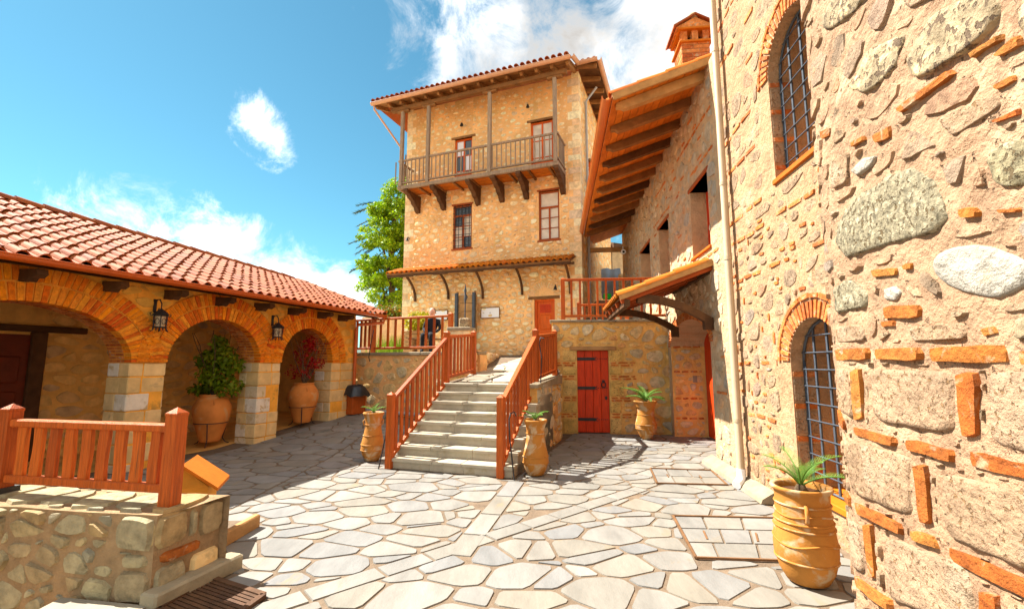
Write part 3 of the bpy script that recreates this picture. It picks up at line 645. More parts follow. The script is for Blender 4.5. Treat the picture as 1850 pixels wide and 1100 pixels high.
# roof
EO, EZ, RO = .52, 2.93, -2.5
def rz(s): return 4.33 - .046 * (s - 1.02)
def roofp(s, t, up=0):          # t 0 eave .. 1 ridge
    z = EZ + (rz(s) - EZ) * t; n = EO + (RO - EO) * t
    return FA.p(s, z + up, n)
mb = MB()
for s in range(-5, 8):
    a, b = s, min(s + 1, 7.5)
    if b <= a: continue
    mb.quad(roofp(a, 0, -.05), roofp(b, 0, -.05), roofp(b, 1, -.05), roofp(a, 1, -.05))
    mb.quad(roofp(a, 0, -.11), roofp(b, 0, -.11), roofp(b, 1, -.11), roofp(a, 1, -.11))
    mb.quad(roofp(a, 1, -.05), roofp(b, 1, -.05), FA.p(b, 2.9, -5.2), FA.p(a, 2.9, -5.2))
mb.quad(FA.p(7.06, 2.9, .0), FA.p(7.06, 2.9, -5), FA.p(7.06, rz(7) - .1, RO), FA.p(7.06, 2.95, .0))
mb.quad(FA.p(7.05, 0, -2.4), FA.p(7.05, 0, -5), FA.p(7.05, 2.95, -5), FA.p(7.05, 2.95, -2.4))
mb.quad(FA.p(-5, 0, -5), FA.p(7.05, 0, -5), FA.p(7.05, 2.95, -5), FA.p(-5, 2.95, -5))
roof = mb.build('roof', 'brown_wood', arc)
def tile_mesh(wd, ln, hgt, m, name='roof_tile'):
    prof = [(-.5, .0), (-.43, .55), (-.3, .95), (-.15, 1.0), (0.02, .72), (.14, .26), (.28, .04), (.42, .0), (.52, .12)]
    mb = MB(); n = len(prof); P = []
    for y, lift in ((0, .034), (ln, .0)):
        for x, z in prof: P.append((x * wd, y, z * hgt + lift))
    for x, z in prof: P.append((x * wd, .004, z * hgt + .034 - .022))
    mb.add(P, [(i, i + 1, n + i + 1, n + i) for i in range(n - 1)], True); b = len(mb.v)
    mb.add([P[i] for i in range(n)] + P[2 * n:], [(n + i, n + i + 1, i + 1, i) for i in range(n - 1)])
    me = mb.mesh(name); me.materials.append(MATS[m]); return me
def mtx(o, ax, ay, az):
    M = Matrix.Identity(4)
    for i, a in enumerate((ax, ay, az)): M.col[i][:3] = a
    M.col[3][:3] = o; return M
TW, TL = .212, .36
tm = tile_mesh(TW, TL, .062, 'tile')
cols_, rows_ = int(11.3 / TW), 12
spots = []
for i in range(cols_):
    for j in range(rows_):
        s = 7.42 - (i + .5) * TW; t = j / rows_
        spots.append((s, t))
def tile_M(s, t, R):
    o = roofp(s, t, .0); up = (roofp(s, 1) - roofp(s, 0)).normalized(); ax = (roofp(s + .1, t) - roofp(s, t)).normalized(); az = ax.cross(up).normalized()
    if az.z < 0: az = -az
    up = az.cross(ax).normalized()
    a = R.uniform(-.03, .03); ax2 = ax + up * a
    return mtx(o - up * (.06 + R.uniform(-.012, .012)) + az * R.uniform(0, .012) + ax * R.uniform(-.006, .006), ax2.normalized(), up, az)
R = random.Random(5); key = []
for s, t in spots:
    x, y = proj(roofp(s, t)); q = (roofp(s, t) - Vector((0, 0, H))).length
    key.append((q + (0 if -60 < x < 1900 else 100), s, t))
key.sort(); rest = MB()
for i, (q, s, t) in enumerate(key):
    M = tile_M(s, t, R)
    if i < 300: link(D.objects.new('roof_tile', tm), roof, M)
    elif q < 90:
        b = len(rest.v); rest.v += [tuple(M @ v.co) for v in tm.vertices]
        for p in tm.polygons: rest.f.append(tuple(b + k for k in p.vertices)); rest.sm.append(p.use_smooth)
rest.build('roof_tile', 'tile', roof)['kind'] = 'stuff'
def half_tile(ln, r, m, name='ridge_tile', taper=.85):
    mb = MB(); n = 7; P = []
    for y, k, l in ((0, 1, .01), (ln, taper, 0)):
        for i in range(n): an = math.pi * i / (n - 1); P.append((-math.cos(an) * r * k, y, math.sin(an) * r * k + l))
    for i in range(n): an = math.pi * i / (n - 1); P.append((-math.cos(an) * r * .84, .003, math.sin(an) * r * .84))
    mb.add(P, [(i, i + 1, n + i + 1, n + i) for i in range(n - 1)], True)
    mb.add(P[:n] + P[2 * n:], [(n + i, n + i + 1, i + 1, i) for i in range(n - 1)])
    me = mb.mesh(name); me.materials.append(MATS[m]); return me
rt = half_tile(.44, .105, 'tile')
def along(me, p0, p1, step, parent, name='ridge_tile', up=Vector((0, 0, 1)), lift=0.0, R=random.Random(2), limit=400):
    d = (p1 - p0); n = max(1, int(d.length / step)); d.normalize(); ax = d.cross(up).normalized(); az = ax.cross(d)
    for i in range(n):
        link(D.objects.new(name, me), parent, mtx(p0 + d * (i * step) + az * (lift + R.uniform(0, .008)), (ax + az * R.uniform(-.03, .03)).normalized(), d, az))
along(rt, roofp(-4.5, 1, .03), roofp(7.4, 1, .03), .38, roof)
along(rt, roofp(7.44, -.03, .03), roofp(7.44, 1, .03), .36, roof)
# gutter with half-round section and downpipe
def gutter(p0, p1, r, m, parent, name='gutter', outn=None):
    mb = MB(); P = []; n = 9; d = (p1 - p0).normalized(); o = outn.normalized()
    for p in (p0, p1):
        for i in range(n): an = math.pi * i / (n - 1); P.append(p + o * math.cos(an) * r - Vector((0, 0, 1)) * math.sin(an) * r)
        for i in range(n): an = math.pi * (1 - i / (n - 1)); P.append(p + o * math.cos(an) * r * .9 - Vector((0, 0, 1)) * math.sin(an) * r * .9)
    m2 = 2 * n
    mb.add(P, [(i, (i + 1) % m2, m2 + (i + 1) % m2, m2 + i) for i in range(m2)], True)
    mb.add(P, [tuple(range(m2)), tuple(range(2 * m2 - 1, m2 - 1, -1))])
    mb.tube([p0 + o * r, p1 + o * r], r * .13, 6)
    return mb.build(name, m, parent)
gutter(FA.p(-5, EZ - .01, EO + .08), FA.p(7.5, EZ - .01, EO + .08), .075, 'gutter', arc, outn=FA.n)
for p in (70, 222, 333, 421, 492, 551, 600, 638, -90, -290):
    s = FA.px(p, 530, .40)[0]
    mb = MB(); R = random.Random(p)
    prof = [(-.3, 2.86), (.42, 2.83), (.44, 2.76), (.36, 2.72), (.26, 2.73), (.2, 2.68), (.1, 2.70), (-.3, 2.68)]
    mb.prism([FA.p(s - .055, z, n) for n, z in prof], [FA.p(s + .055, z, n) for n, z in prof]); mb.build('rafter_end', 'dark_wood', arc, fix=True)
e = FA.p(7.46, EZ - .08, EO + .08); f0 = FA.p(7.0, 2.62, .07)
mb = MB(); mb.tube([e, e - Vector((0, 0, .12)), f0 + Vector((.05, 0, .03)), f0 - Vector((0, 0, .1)), FA.p(7.0, .42, .07)], .045, 10); mb.build('downpipe', 'gutter', arc)

# wall lanterns
def lantern(base, label, k=1.0):
    t = thing('wall_lantern', base, label, 'lantern', 'iron lanterns on the arcade wall'); n = FA.n; d = FA.d; u = Vector((0, 0, 1)); b = Vector(base)
    def q(s, z, o): return b + d * s * k + u * z * k + n * o * k
    mb = MB(); mb.obox(q(0, .30, .01), d, n, u, .022 * k, .012 * k, .11 * k); mb.build('wall_plate', 'iron', t)
    mb = MB(); mb.tube([q(0, .34, .02), q(0, .40, .06), q(0, .40, .12), q(0, .33, .17), q(0, .24, .17)], .010 * k, 6)
    mb.tube([q(0, .22, .02), q(0, .20, .08), q(0, .26, .12)], .008 * k, 6); mb.build('arm', 'iron', t)
    c = .17; hexa = [(math.cos(math.pi / 3 * i) * .1, math.sin(math.pi / 3 * i) * .1) for i in range(6)]
    mb = MB(); mb.lathe([(.012, .25), (.03, .235), (.125, .155), (.118, .145), (.02, .2)], (0, 0, 0), 6)
    mb.v = [tuple(q(x, z, c + y)) for x, y, z in mb.v]; mb.sm = [False] * len(mb.sm); mb.build('cap', 'iron', t)
    mb = MB()
    for x, y in hexa:
        mb.tube([q(x, .15, c + y), q(x * .92, -.06, c + y * .92), q(x * 1.05, -.10, c + y * 1.05), q(x * 1.3, -.115, c + y * 1.3)], .008 * k, 5)
    for i in range(6):
        x, y = hexa[i]; X, Y = hexa[(i + 1) % 6]
        for z in (.13, -.05): mb.tube([q(x, z, c + y), q(X, z, c + Y)], .007 * k, 5)
        mx, my = (x + X) / 2, (y + Y) / 2
        mb.tube([q(mx + (X - x) * .3 * math.cos(a), .04 + .05 * math.sin(a), c + my + (Y - y) * .3 * math.cos(a)) for a in [j * math.pi / 4 for j in range(9)]], .005 * k, 4)
        mb.tube([q(mx, -.05, c + my), q(mx, -.1, c + my)], .006 * k, 4)
    mb.build('cage', 'iron', t)
    mb = MB(); mb.lathe([(.07, -.05), (.078, .14)], (0, 0, 0), 6); mb.v = [tuple(q(x, z, c + y)) for x, y, z in mb.v]; mb.build('glass', 'lamp_glass', t)
    mb = MB()
    for sx in (-1, 1): mb.tube([q(sx * .1, .14, c), q(sx * .15, .13, c), q(sx * .165, .16, c), q(sx * .145, .175, c)], .007 * k, 5)
    mb.build('scroll', 'iron', t)
s1_, z1_ = FA.px(284, 580, .1); lantern(FA.p(s1_, z1_ - .05, 0.0), 'black wrought iron lantern between the wide left arch and the middle arch')
s2_, z2_ = FA.px(497, 600, .1); lantern(FA.p(s2_, z2_ - .05, 0.0), 'black wrought iron lantern between the middle arch and the narrow right arch')

# ================================================================== tower house
tow = thing('tower_house', FT.p(3.6, 1.9, 0), 'tall stone tower house with a wooden balcony and wide tiled eaves', 'building')
TWD = 7.25
W1 = (4.23, 5.04, 5.99, 7.71); W2 = (.78, 1.55, 6.0, 7.82); DR = (.99, 1.74, 1.95, 3.87); B1 = (4.25, 5.02, 8.45, 10.45); B2 = (.98, 1.84, 8.45, 10.55)
sq = [(a, b, c, d, 0) for a, b, c, d in (W1, W2, DR, B1, B2)]
tw = wall_body(FT, 0, TWD, .8, 12.1, .45, sq).build('front_wall', 'mortar_tower', tow)
FTs = Fr((2.417, 15.4), (.3531, .9357))
ts = wall_body(FTs, .455, 7.0, .8, 12.2, .4, []).build('side_wall', 'mortar_tower', tow)
mb = MB(); mb.box8([FT.p(TWD - .4, .8, -.46), FT.p(TWD, .8, -.46), FT.p(TWD, .8, -7), FT.p(TWD - .4, .8, -7), FT.p(TWD - .4, 12.1, -.46), FT.p(TWD, 12.1, -.46), FT.p(TWD, 12.1, -7), FT.p(TWD - .4, 12.1, -7)]); mb.build('side_wall', 'mortar_tower', tow)
hl = [rect(a - .02, b + .02, c - .03, d + .12) for a, b, c, d in (W1, W2, B1, B2)] + [rect(DR[0] - .05, DR[1] + .05, 0, DR[3] + .1), arch_poly(.85, 1.9, 3.9, 4.05, .5)]
qz = 1.9; quo = []
R = random.Random(77); k = 0
while qz < 12.0:
    h = R.uniform(.22, .34); a, b = (.42, .26) if k & 1 else (.26, .42)
    mm = MB(); mm.box8([FT.p(-.005, qz + .008, .005), FT.p(a, qz + .008, .005), FT.p(a, qz + .008, -.2), FT.p(-.005, qz + .008, -b),
                        FT.p(-.005, qz + h - .008, .005), FT.p(a, qz + h - .008, .005), FT.p(a, qz + h - .008, -.2), FT.p(-.005, qz + h - .008, -b)]); mm.build('quoin', 'stone_tower', tw, fix=True)
    mm = MB(); FT.box(mm, TWD - a, TWD + .005, qz + .008, qz + h - .008, -.3, .005); mm.build('quoin', 'stone_tower', tw)
    qz += h; k += 1
lay(cells(.36, TWD - .34, 1.8, 5.2, .23, .145, 81, jit=.5, wv=1.1, holes=hl), FT.p, tw, 'stone', 'stone_tower', d=(.012, .045), bev=.02, bulge=.35, gap=.015, rk=.27, jit=.12, seed=82, limit=150)
lay(cells(.40, TWD - .40, 5.2, 8.4, .23, .145, 83, jit=.5, wv=1.3, holes=hl), FT.p, tw, 'stone', 'stone_tower', d=(.004, .036), bev=.024, bulge=.4, gap=.02, rk=.27, jit=.13, seed=84, limit=115)
lay(cells(.40, TWD - .40, 8.4, 12.0, .24, .155, 85, jit=.5, wv=1.0, holes=hl), FT.p, tw, 'stone', 'stone_tower', d=(.001, .022), bev=.026, bulge=.4, gap=.026, rk=.27, jit=.13, seed=86, limit=0)
lay(cells(.42, 6.9, 2.4, 12.1, .34, .22, 87, jit=.48, wv=1.0), FTs.p, ts, 'stone', 'stone_tower', d=(.002, .02), bev=.024, bulge=.35, gap=.03, rk=.27, jit=.07, seed=88, limit=35)
# relieving arch of thin stones over the door
for i in range(17):
    an = math.pi * (.06 + .88 * i / 16); c = (DR[0] + DR[1]) / 2
    q = [(c + r * math.cos(an + e), 3.98 + r * .82 * math.sin(an + e)) for r, e in ((.36, -.035), (.60, -.035), (.60, .035), (.36, .035))]
    mm = MB(); mm.prism([FT.p(x, z, -.02) for x, z in q], [FT.p(x, z, .018) for x, z in q]); mm.build('arch_stone', 'stone_tower', tw, fix=True)
def window(fr, a, b, c, d, parent, cols, rows, transom=None, pane='curtain', name='window', deep=-.14, fm='window_frame'):
    mb = MB(); f = .065
    for s0, s1, z0, z1 in ((a, a + f, c, d), (b - f, b, c, d), (a + f, b - f, d - f, d), (a + f, b - f, c, c + f)): fr.box(mb, s0, s1, z0, z1, deep, deep + .07)
    o = mb.build(name, fm, parent); lo = []
    ztop = d - f; zt = transom or ztop
    iw = (b - a - 2 * f) / cols
    for i in range(1, cols): mm = MB(); fr.box(mm, a + f + i * iw - .03, a + f + i * iw + .03, c + f, zt, deep + .002, deep + .06); mm.build('mullion', fm, o)
    if transom: mm = MB(); fr.box(mm, a + f, b - f, transom - .035, transom + .035, deep + .001, deep + .065); mm.build('transom', fm, o)
    for i in range(cols):
        for j in range(1, rows):
            z = c + f + (zt - c - f) * j / rows; mm = MB(); fr.box(mm, a + f + i * iw, a + f + (i + 1) * iw, z - .012, z + .012, deep + .01, deep + .05); mm.build('glazing_bar', fm, o)
    for i in range(cols):
        for j in range(rows):
            z0 = c + f + (zt - c - f) * j / rows; z1 = c + f + (zt - c - f) * (j + 1) / rows
            mm = MB(); fr.box(mm, a + f + i * iw, a + f + (i + 1) * iw, z0, z1, deep + .015, deep + .022); mm.build('pane', pane if isinstance(pane, str) else pane[(i + j) % len(pane)], o)
    if transom: mm = MB(); fr.box(mm, a + f, b - f, transom, ztop, deep + .015, deep + .022); mm.build('pane', pane if isinstance(pane, str) else pane[0], o)
    return o
w = window(FT, *W1, tow, 2, 3, W1[2] + 1.32, ['glass_dark', 'curtain', 'curtain'])
for i in range(5): mm = MB(); x = W1[0] + .1 + i * (W1[1] - W1[0] - .2) / 4; mm.tube([FT.p(x, W1[2], .0), FT.p(x, W1[3], .0)], .011, 6); mm.build('grille_bar', 'iron', w)
for i in range(8): mm = MB(); z = W1[2] + .12 + i * .215; mm.tube([FT.p(W1[0], z, .0), FT.p(W1[1], z, .0)], .011, 6); mm.build('grille_bar', 'iron', w)
w = window(FT, *W2, tow, 2, 3, W2[2] + 1.22, 'curtain')
for a, b, c, d in (W1, W2):
    mm = MB(); FT.box(mm, a - .05, b + .05, c - .06, c, -.14, .03, .008); mm.build('sill', 'window_frame', tow)
    mm = MB(); FT.box(mm, a - .06, b + .06, d, d + .07, -.14, .02, .008); mm.build('lintel', 'window_frame', tow)
for (a, b, c, d), pn in ((B1, ['glass_dark', 'white_panel']), (B2, 'curtain')):
    w = window(FT, a, b, c, d, tow, 2, 3, None, pn, 'balcony_door', -.14, 'orange_door')
    for i in range(2):
        wd = (b - a - .13) / 2; mm = MB(); FT.box(mm, a + .08 + i * wd, a + .05 + (i + 1) * wd, c + .08, c + .62, -.13, -.085, .012); mm.build('panel', 'orange_door', w)
    mm = MB(); FT.box(mm, a - .14, b + .14, d, d + .09, -.2, .035, .01); mm.build('lintel', 'brown_wood', tow)
mb = MB(); a, b, c, d = DR
for s0, s1, z0, z1 in ((a, a + .07, c, d), (b - .07, b, c, d), (a + .07, b - .07, d - .07, d)): FT.box(mb, s0, s1, z0, z1, -.2, -.08)
do = mb.build('entrance_door', 'orange_door', tow)
mm = MB(); FT.box(mm, a + .07, b - .07, c, d - .07, -.18, -.14); mm.build('leaf', 'orange_door', do)
for z0, z1 in ((c + .1, c + .75), (c + .85, c + 1.38)): mm = MB(); FT.box(mm, a + .17, b - .17, z0, z1, -.15, -.115, .02); mm.build('panel', 'orange_door', do)
for i in range(6): mm = MB(); FT.box(mm, a + .17, b - .17, c + 1.46 + i * .05, c + 1.49 + i * .05, -.15, -.12); mm.build('louvre', 'red_door', do)
mm = MB(); FT.box(mm, a - .2, b + .22, d, d + .1, -.25, .04, .012); mm.build('lintel', 'brown_wood', tow)
for sz in ((.93, 4.28), (7.0, 6.6), (4.65, 11.0), (1.9, 11.2)):
    mm = MB(); mm.tube([FT.p(sz[0], sz[1], 0), FT.p(sz[0], sz[1] + .05, .12), FT.p(sz[0] - .02, sz[1] - .02, .2)], .016, 6); mm.tube([FT.p(sz[0] - .02, sz[1] - .02, .2), FT.p(sz[0] - .02, sz[1] - .13, .2)], [.03, .07], 8); mm.build('wall_lamp', 'iron', tow)
# balcony
BO, BZ = 1.0, 8.40; SR, SL = .52, 6.95
bal = MB(); FT.box(bal, SR, SL, BZ - .12, BZ + .02, BO - .08, BO + .02, .01); FT.box(bal, SR, SR + .1, BZ - .118, BZ + .018, 0, BO - .08); FT.box(bal, SL - .1, SL, BZ - .118, BZ + .018, 0, BO - .08)
bal = bal.build('balcony', 'old_wood', tow)
R = random.Random(9)
for i in range(8):
    n0 = .02 + i * .115; mm = MB(); FT.box(mm, SR + .11, SL - .11, BZ - .045 + R.uniform(-.008, .008), BZ - .01, n0 + R.uniform(.004, .02), n0 + .105); mm.build('floor_plank', 'board', bal)
for i in range(9):
    s = SR + .35 + i * .74; mm = MB(); FT.box(mm, s, s + .07, BZ - .13, BZ - .055, 0, BO - .085); mm.build('joist', 'brown_wood', bal)
for p in ((757, 372), (803, 366), (865, 356), (908, 350), (952, 343), (1018, 335)):
    s = FT.px(*p)[0]; s = max(s, .6)
    prof = [(0, 8.27), (1.0, 8.27), (1.03, 8.18), (.92, 8.12), (.8, 8.12), (.7, 8.02), (.5, 7.96), (.42, 7.84), (.26, 7.78), (.16, 7.62), (0, 7.58)]
    mm = MB(); mm.prism([FT.p(s - .085, z, n) for n, z in prof], [FT.p(s + .085, z, n) for n, z in prof]); mm.build('bracket', 'dark_wood', bal, fix=True)
for z, hh in ((BZ + .12, .03), (9.43, .035)):
    for (s0, n0, s1, n1) in ((SR, BO - .02, SL, BO - .02), (SR + .03, 0, SR + .03, BO - .06), (SL - .03, 0, SL - .03, BO - .06)):
        mm = MB(); mm.bar(FT.p(s0, z, n0), FT.p(s1, z, n1), .035, hh, .006); mm.build('rail', 'old_wood', bal)
bm_ = MB(); bm_.cbox((0, 0, 0), (1, 0, 0), (0, 1, 0), (0, 0, 1), .019, .019, .44, .003); bme = bm_.mesh('baluster'); bme.materials.append(MATS['old_wood'])
def put(me, name, parent, P, d, n): return link(D.objects.new(name, me), parent, mtx(P, d, n, Vector((0, 0, 1))))
for i in range(37): put(bme, 'baluster', bal, FT.p(SR + .14 + i * .178, BZ + .58, BO - .02), FT.d, FT.n)
for s in (SR + .03, SL - .03):
    for i in range(5): put(bme, 'baluster', bal, FT.p(s, BZ + .58, .12 + i * .165), FT.d, FT.n)
for p in (726, 773, 884, 1003):
    s = FT.px(p, 260, BO)[0]; mm = MB(); mm.cbox(FT.p(s, (BZ + 11.52) / 2, BO - .02), FT.d, FT.n, (0, 0, 1), .065, .065, (11.52 - BZ) / 2, .012); mm.build('post', 'old_wood', bal)
    mm = MB(); FT.box(mm, s - .28, s + .28, 11.44, 11.53, BO - .09, BO + .05, .02); mm.build('post_cap', 'brown_wood', bal)
mm = MB(); FT.box(mm, .2, 7.35, 11.53, 11.68, BO - .1, BO + .06, .01); mm.build('wall_plate', 'brown_wood', bal)
# tower roof
tr = MB(); EOF, EZF = 1.3, 11.80
rs = .38
def tz(n): return EZF + (EOF - n) * rs
a0, a1 = .02, 8.05
tr.quad(FT.p(a0, tz(EOF) + .1, EOF), FT.p(a1, tz(EOF) + .1, EOF), FT.p(5, 13.9, -3.4), FT.p(2.6, 13.9, -3.4))
tr.quad(FT.p(-.75, tz(.35) + .1, .35), FT.p(a0, tz(.35) + .1, .35), FT.p(2.6, 13.9, -3.4), FT.p(2.6, 13.9, -3.4))
tr.quad(FT.p(-.75, tz(.35) + .1, .35), FT.p(-.75, tz(.35) + .1, -7.6), FT.p(2.6, 13.9, -3.4), FT.p(2.6, 13.9, -3.4))
tr.quad(FT.p(a1, tz(EOF) + .1, EOF), FT.p(a1, tz(EOF) + .1, -7.6), FT.p(5, 13.9, -3.4), FT.p(5, 13.9, -3.4))
tr.quad(FT.p(-.75, tz(EOF) + .1, -7.6), FT.p(a1, tz(EOF) + .1, -7.6), FT.p(5, 13.9, -3.4), FT.p(2.6, 13.9, -3.4))
roof2 = tr.build('roof', 'tile', tow)
for i in range(9):         # soffit boards over the balcony
    n0 = -.05 + i * .15; mm = MB(); mm.box8([FT.p(a0, tz(n0) + .0, n0), FT.p(a1, tz(n0) + .0, n0), FT.p(a1, tz(n0 + .142), n0 + .142), FT.p(a0, tz(n0 + .142), n0 + .142),
        FT.p(a0, tz(n0) + .03, n0), FT.p(a1, tz(n0) + .03, n0), FT.p(a1, tz(n0 + .142) + .03, n0 + .142), FT.p(a0, tz(n0 + .142) + .03, n0 + .142)]); mm.build('soffit_board', 'brown_wood', roof2, fix=True)
for i in range(15):
    s = .12 + i * .555; mm = MB()
    prof = [(-.02, tz(-.02) - .01), (EOF - .05, tz(EOF - .05) - .01), (EOF - .04, tz(EOF) - .06), (EOF - .12, tz(EOF) - .10), (-.02, tz(-.02) - .15)]
    mm.prism([FT.p(s - .05, z, n) for n, z in prof], [FT.p(s + .05, z, n) for n, z in prof]); mm.build('rafter', 'brown_wood', roof2, fix=True)
mm = MB(); mm.box8([FT.p(-.74, tz(.35) + .02, .34), FT.p(0, tz(.35) + .16, .34), FT.p(0, tz(.35) + .16, -7), FT.p(-.74, tz(.35) + .02, -7), FT.p(-.74, tz(.35) + .06, .34), FT.p(0, tz(.35) + .2, .34), FT.p(0, tz(.35) + .2, -7), FT.p(-.74, tz(.35) + .06, -7)]); mm.build('side_soffit', 'dark_wood', roof2, fix=True)
for i in range(9):
    n = .2 - i * .8; mm = MB(); mm.bar(FT.p(.0, tz(.35) + .08, n), FT.p(-.7, tz(.35) - .05, n), .055, .07); mm.build('rafter', 'brown_wood', roof2)
up = Vector((0, 0, 1))
gutter(FT.p(a0 - .06, EZF + .06, EOF + .07), FT.p(a1, EZF + .06, EOF + .07), .085, 'gutter_tan', tow, outn=FT.n)
gutter(FT.p(-.78, tz(.35) + .07, .42), FT.p(a0 - .06, tz(.35) + .07, .42), .085, 'gutter_tan', tow, outn=FT.n)
gutter(FT.p(a0 - .09, tz(EOF) + .08, EOF + .12), FT.p(a0 - .09, tz(.35) + .08, .42), .085, 'gutter_tan', tow, outn=-FT.d)
gutter(FT.p(-.82, tz(.35) + .07, .42), FT.p(-.82, tz(.35) + .07, -7.2), .085, 'gutter_tan', tow, outn=-FT.d)
ct = half_tile(.42, .085, 'tile', 'roof_tile')
sl = Vector((FT.n.x * -1, FT.n.y * -1, rs)).normalized()
for i in range(36):
    s = a0 + .1 + i * .225
    for j in range(2):
        o = FT.p(s, tz(EOF) + .17, EOF + .06) + sl * j * .38; link(D.objects.new('roof_tile', ct), roof2, mtx(o, FT.d, sl, FT.d.cross(sl) if FT.d.cross(sl).z > 0 else sl.cross(FT.d)))
for i in range(4):
    o = FT.p(-.65 + i * .2, tz(.35) + .1, .38); link(D.objects.new('roof_tile', ct), roof2, mtx(o, FT.d, sl, FT.d.cross(sl) if FT.d.cross(sl).z > 0 else sl.cross(FT.d)))
mb = MB(); p = FT.p(7.96, EZF, EOF); mb.tube([p, p - Vector((0, 0, .15)), FT.p(TWD + .1, 10.4, .3), FT.p(TWD + .08, 9.2, .1)], .04, 8); mb.build('downpipe', 'gutter_tan', tow)
cs, cz = FT.px(772, 165, -1.6)
mb = MB(); FT.box(mb, cs - .3, cs + .3, cz - .9, cz - .1, -1.9, -1.3); ch = mb.build('chimney', 'brick', tow)
mb = MB(); mb.prism([FT.p(cs - .4, cz - .1, -2), FT.p(cs - .4, cz - .1, -1.2), FT.p(cs - .02, cz + .22, -1.6)], [FT.p(cs + .4, cz - .1, -2), FT.p(cs + .4, cz - .1, -1.2), FT.p(cs + .02, cz + .22, -1.6)]); mb.build('chimney_cap', 'tile', tow, fix=True)
# tiled awning over the ground floor
AS0, AS1, AO, AZ0, AZ1 = .22, 7.42, .85, 5.02, 5.34
def awp(s, t, upz=0): return FT.p(s, AZ0 + (AZ1 - AZ0) * t + upz, AO * (1 - t))
mb = MB(); mb.box8([awp(AS0, 0, -.06), awp(AS1, 0, -.06), awp(AS1, 1, -.06), awp(AS0, 1, -.06), awp(AS0, 0, 0), awp(AS1, 0, 0), awp(AS1, 1, 0), awp(AS0, 1, 0)]); aw2 = mb.build('awning', 'brown_wood', tow, fix=True)
mb = MB(); mb.bar(awp(AS0, .06, -.10), awp(AS1, .06, -.10), .05, .045, .008); mb.build('edge_beam', 'dark_wood', aw2)
at = half_tile(.5, .092, 'tile_orange', 'awning_tile'); asl = (awp(0, 1) - awp(0, 0)).normalized(); azn = FT.d.cross(asl); azn = azn if azn.z > 0 else -azn
for i in range(34):
    s = AS0 + .1 + i * .212
    for j in range(2): link(D.objects.new('awning_tile', at), aw2, mtx(awp(s, 0, .01) - asl * .08 + asl * j * .44, FT.d, asl, azn))
for s, zf in ((6.63, 4.03), (5.16, 4.04), (3.72, 3.99), (2.18, 4.06), (.42, 4.0)):
    pts = []
    for i in range(9):
        t = i / 8; pts.append(FT.p(s, zf + (4.93 - zf) * t ** .85, .05 + .68 * t ** 2.2))
    mb = MB(); mb.tube(pts, .05, 6); mb.sm = [False] * len(mb.sm); mb.build('bracket', 'dark_wood', aw2)
    mb = MB(); mb.bar(FT.p(s - .3, 4.92, .72), FT.p(s + .3, 4.92, .72), .05, .035, .008); mb.build('bracket_head', 'dark_wood', aw2)

# ================================================================== stairs, ramp and terraces
NSTEP, RISE, GO = 8, .156, .262
stair = thing('stone_staircase', ST(1, 0, 0), 'flight of eight pale stone steps between two wooden railings', 'staircase')
mb = MB(); AL, AR = -.06, 2.06
for i in range(NSTEP): mb.box8([ST(AL + .03, i * GO + .02, -.1), ST(AR - .03, i * GO + .02, -.1), ST(AR - .03, 2.6, -.1), ST(AL + .03, 2.6, -.1), ST(AL + .03, i * GO + .02, (i + 1) * RISE - .05), ST(AR - .03, i * GO + .02, (i + 1) * RISE - .05), ST(AR - .03, 2.6, (i + 1) * RISE - .051), ST(AL + .03, 2.6, (i + 1) * RISE - .051)])
mb.build('core', 'step', stair)
R = random.Random(15)
def slabs(a0, a1, n): return [a0] + sorted(a0 + (a1 - a0) * (i + R.uniform(-.16, .16)) / n for i in range(1, n)) + [a1]
for i in range(NSTEP):
    c = slabs(AL, AR, 3)
    for a, b in zip(c, c[1:]):
        mm = MB(); z = (i + 1) * RISE; mm.cbox((ST((a + b) / 2, i * GO + GO / 2 - .005, z - .0225)), ACR, RUN, (0, 0, 1), (b - a) / 2 - .003, GO / 2 + .03, .0225, .007); mm.build('tread', 'step', stair)
    c = slabs(AL + .02, AR - .02, 3)
    for a, b in zip(c, c[1:]):
        mm = MB(); mm.obox(ST((a + b) / 2, i * GO + .012, i * RISE + (RISE - .047) / 2 + R.uniform(-.001, .001)), ACR, RUN, (0, 0, 1), (b - a) / 2 - .002, .012 + R.uniform(0, .004), (RISE - .047) / 2); mm.build('riser', 'step', stair)
# ramp up to the tower door
def rampz(r): return 1.248 + .095 * max(0, r - 1.85)
def rz_at(x, y): r = (Vector((x, y, 0)) - PL).dot(RUN); return rampz(r)
rampP = [tuple(ST(AL, 2.1, 0).to_2d()), tuple(ST(1.98, 2.1, 0).to_2d()), tuple(ST(1.98, 3.45, 0).to_2d()), (1.30, 12.5), (2.35, 15.4), (-.75, 16.6), (-.89, 10.6)]
mb = MB(); mb.add([(x, y, rz_at(x, y) - .015) for x, y in rampP] + [(x, y, -.3) for x, y in rampP], [tuple(range(7))] + [(i, (i + 1) % 7, 7 + (i + 1) % 7, 7 + i) for i in range(7)])
ramp = struct(mb.build('paved_ramp', 'joint'))
hull = [tuple(ST(AL, 2.1, 0).to_2d()), tuple(ST(1.98, 2.1, 0).to_2d()), (1.45, 12.5), (2.35, 15.4), (-.75, 16.6), (-1.0, 10.6)]
pol = []
for p in cells(-2, 2.6, 8.6, 16.8, .62, .55, 91, jit=.3, wv=.4):
    for a, b, c in edges_out(hull): p = clip(p, a, b, c) if p else p
    if len(p) > 2 and abs(area(p)) > .03: pol.append(p)
lay(pol, lambda a, b, n: Vector((a, b, rz_at(a, b) - .015 + n)), ramp, 'flagstone', 'step', d=(.014, .02), bev=.006, bulge=0, gap=.01, rk=.1, seed=92, n0=-.02)
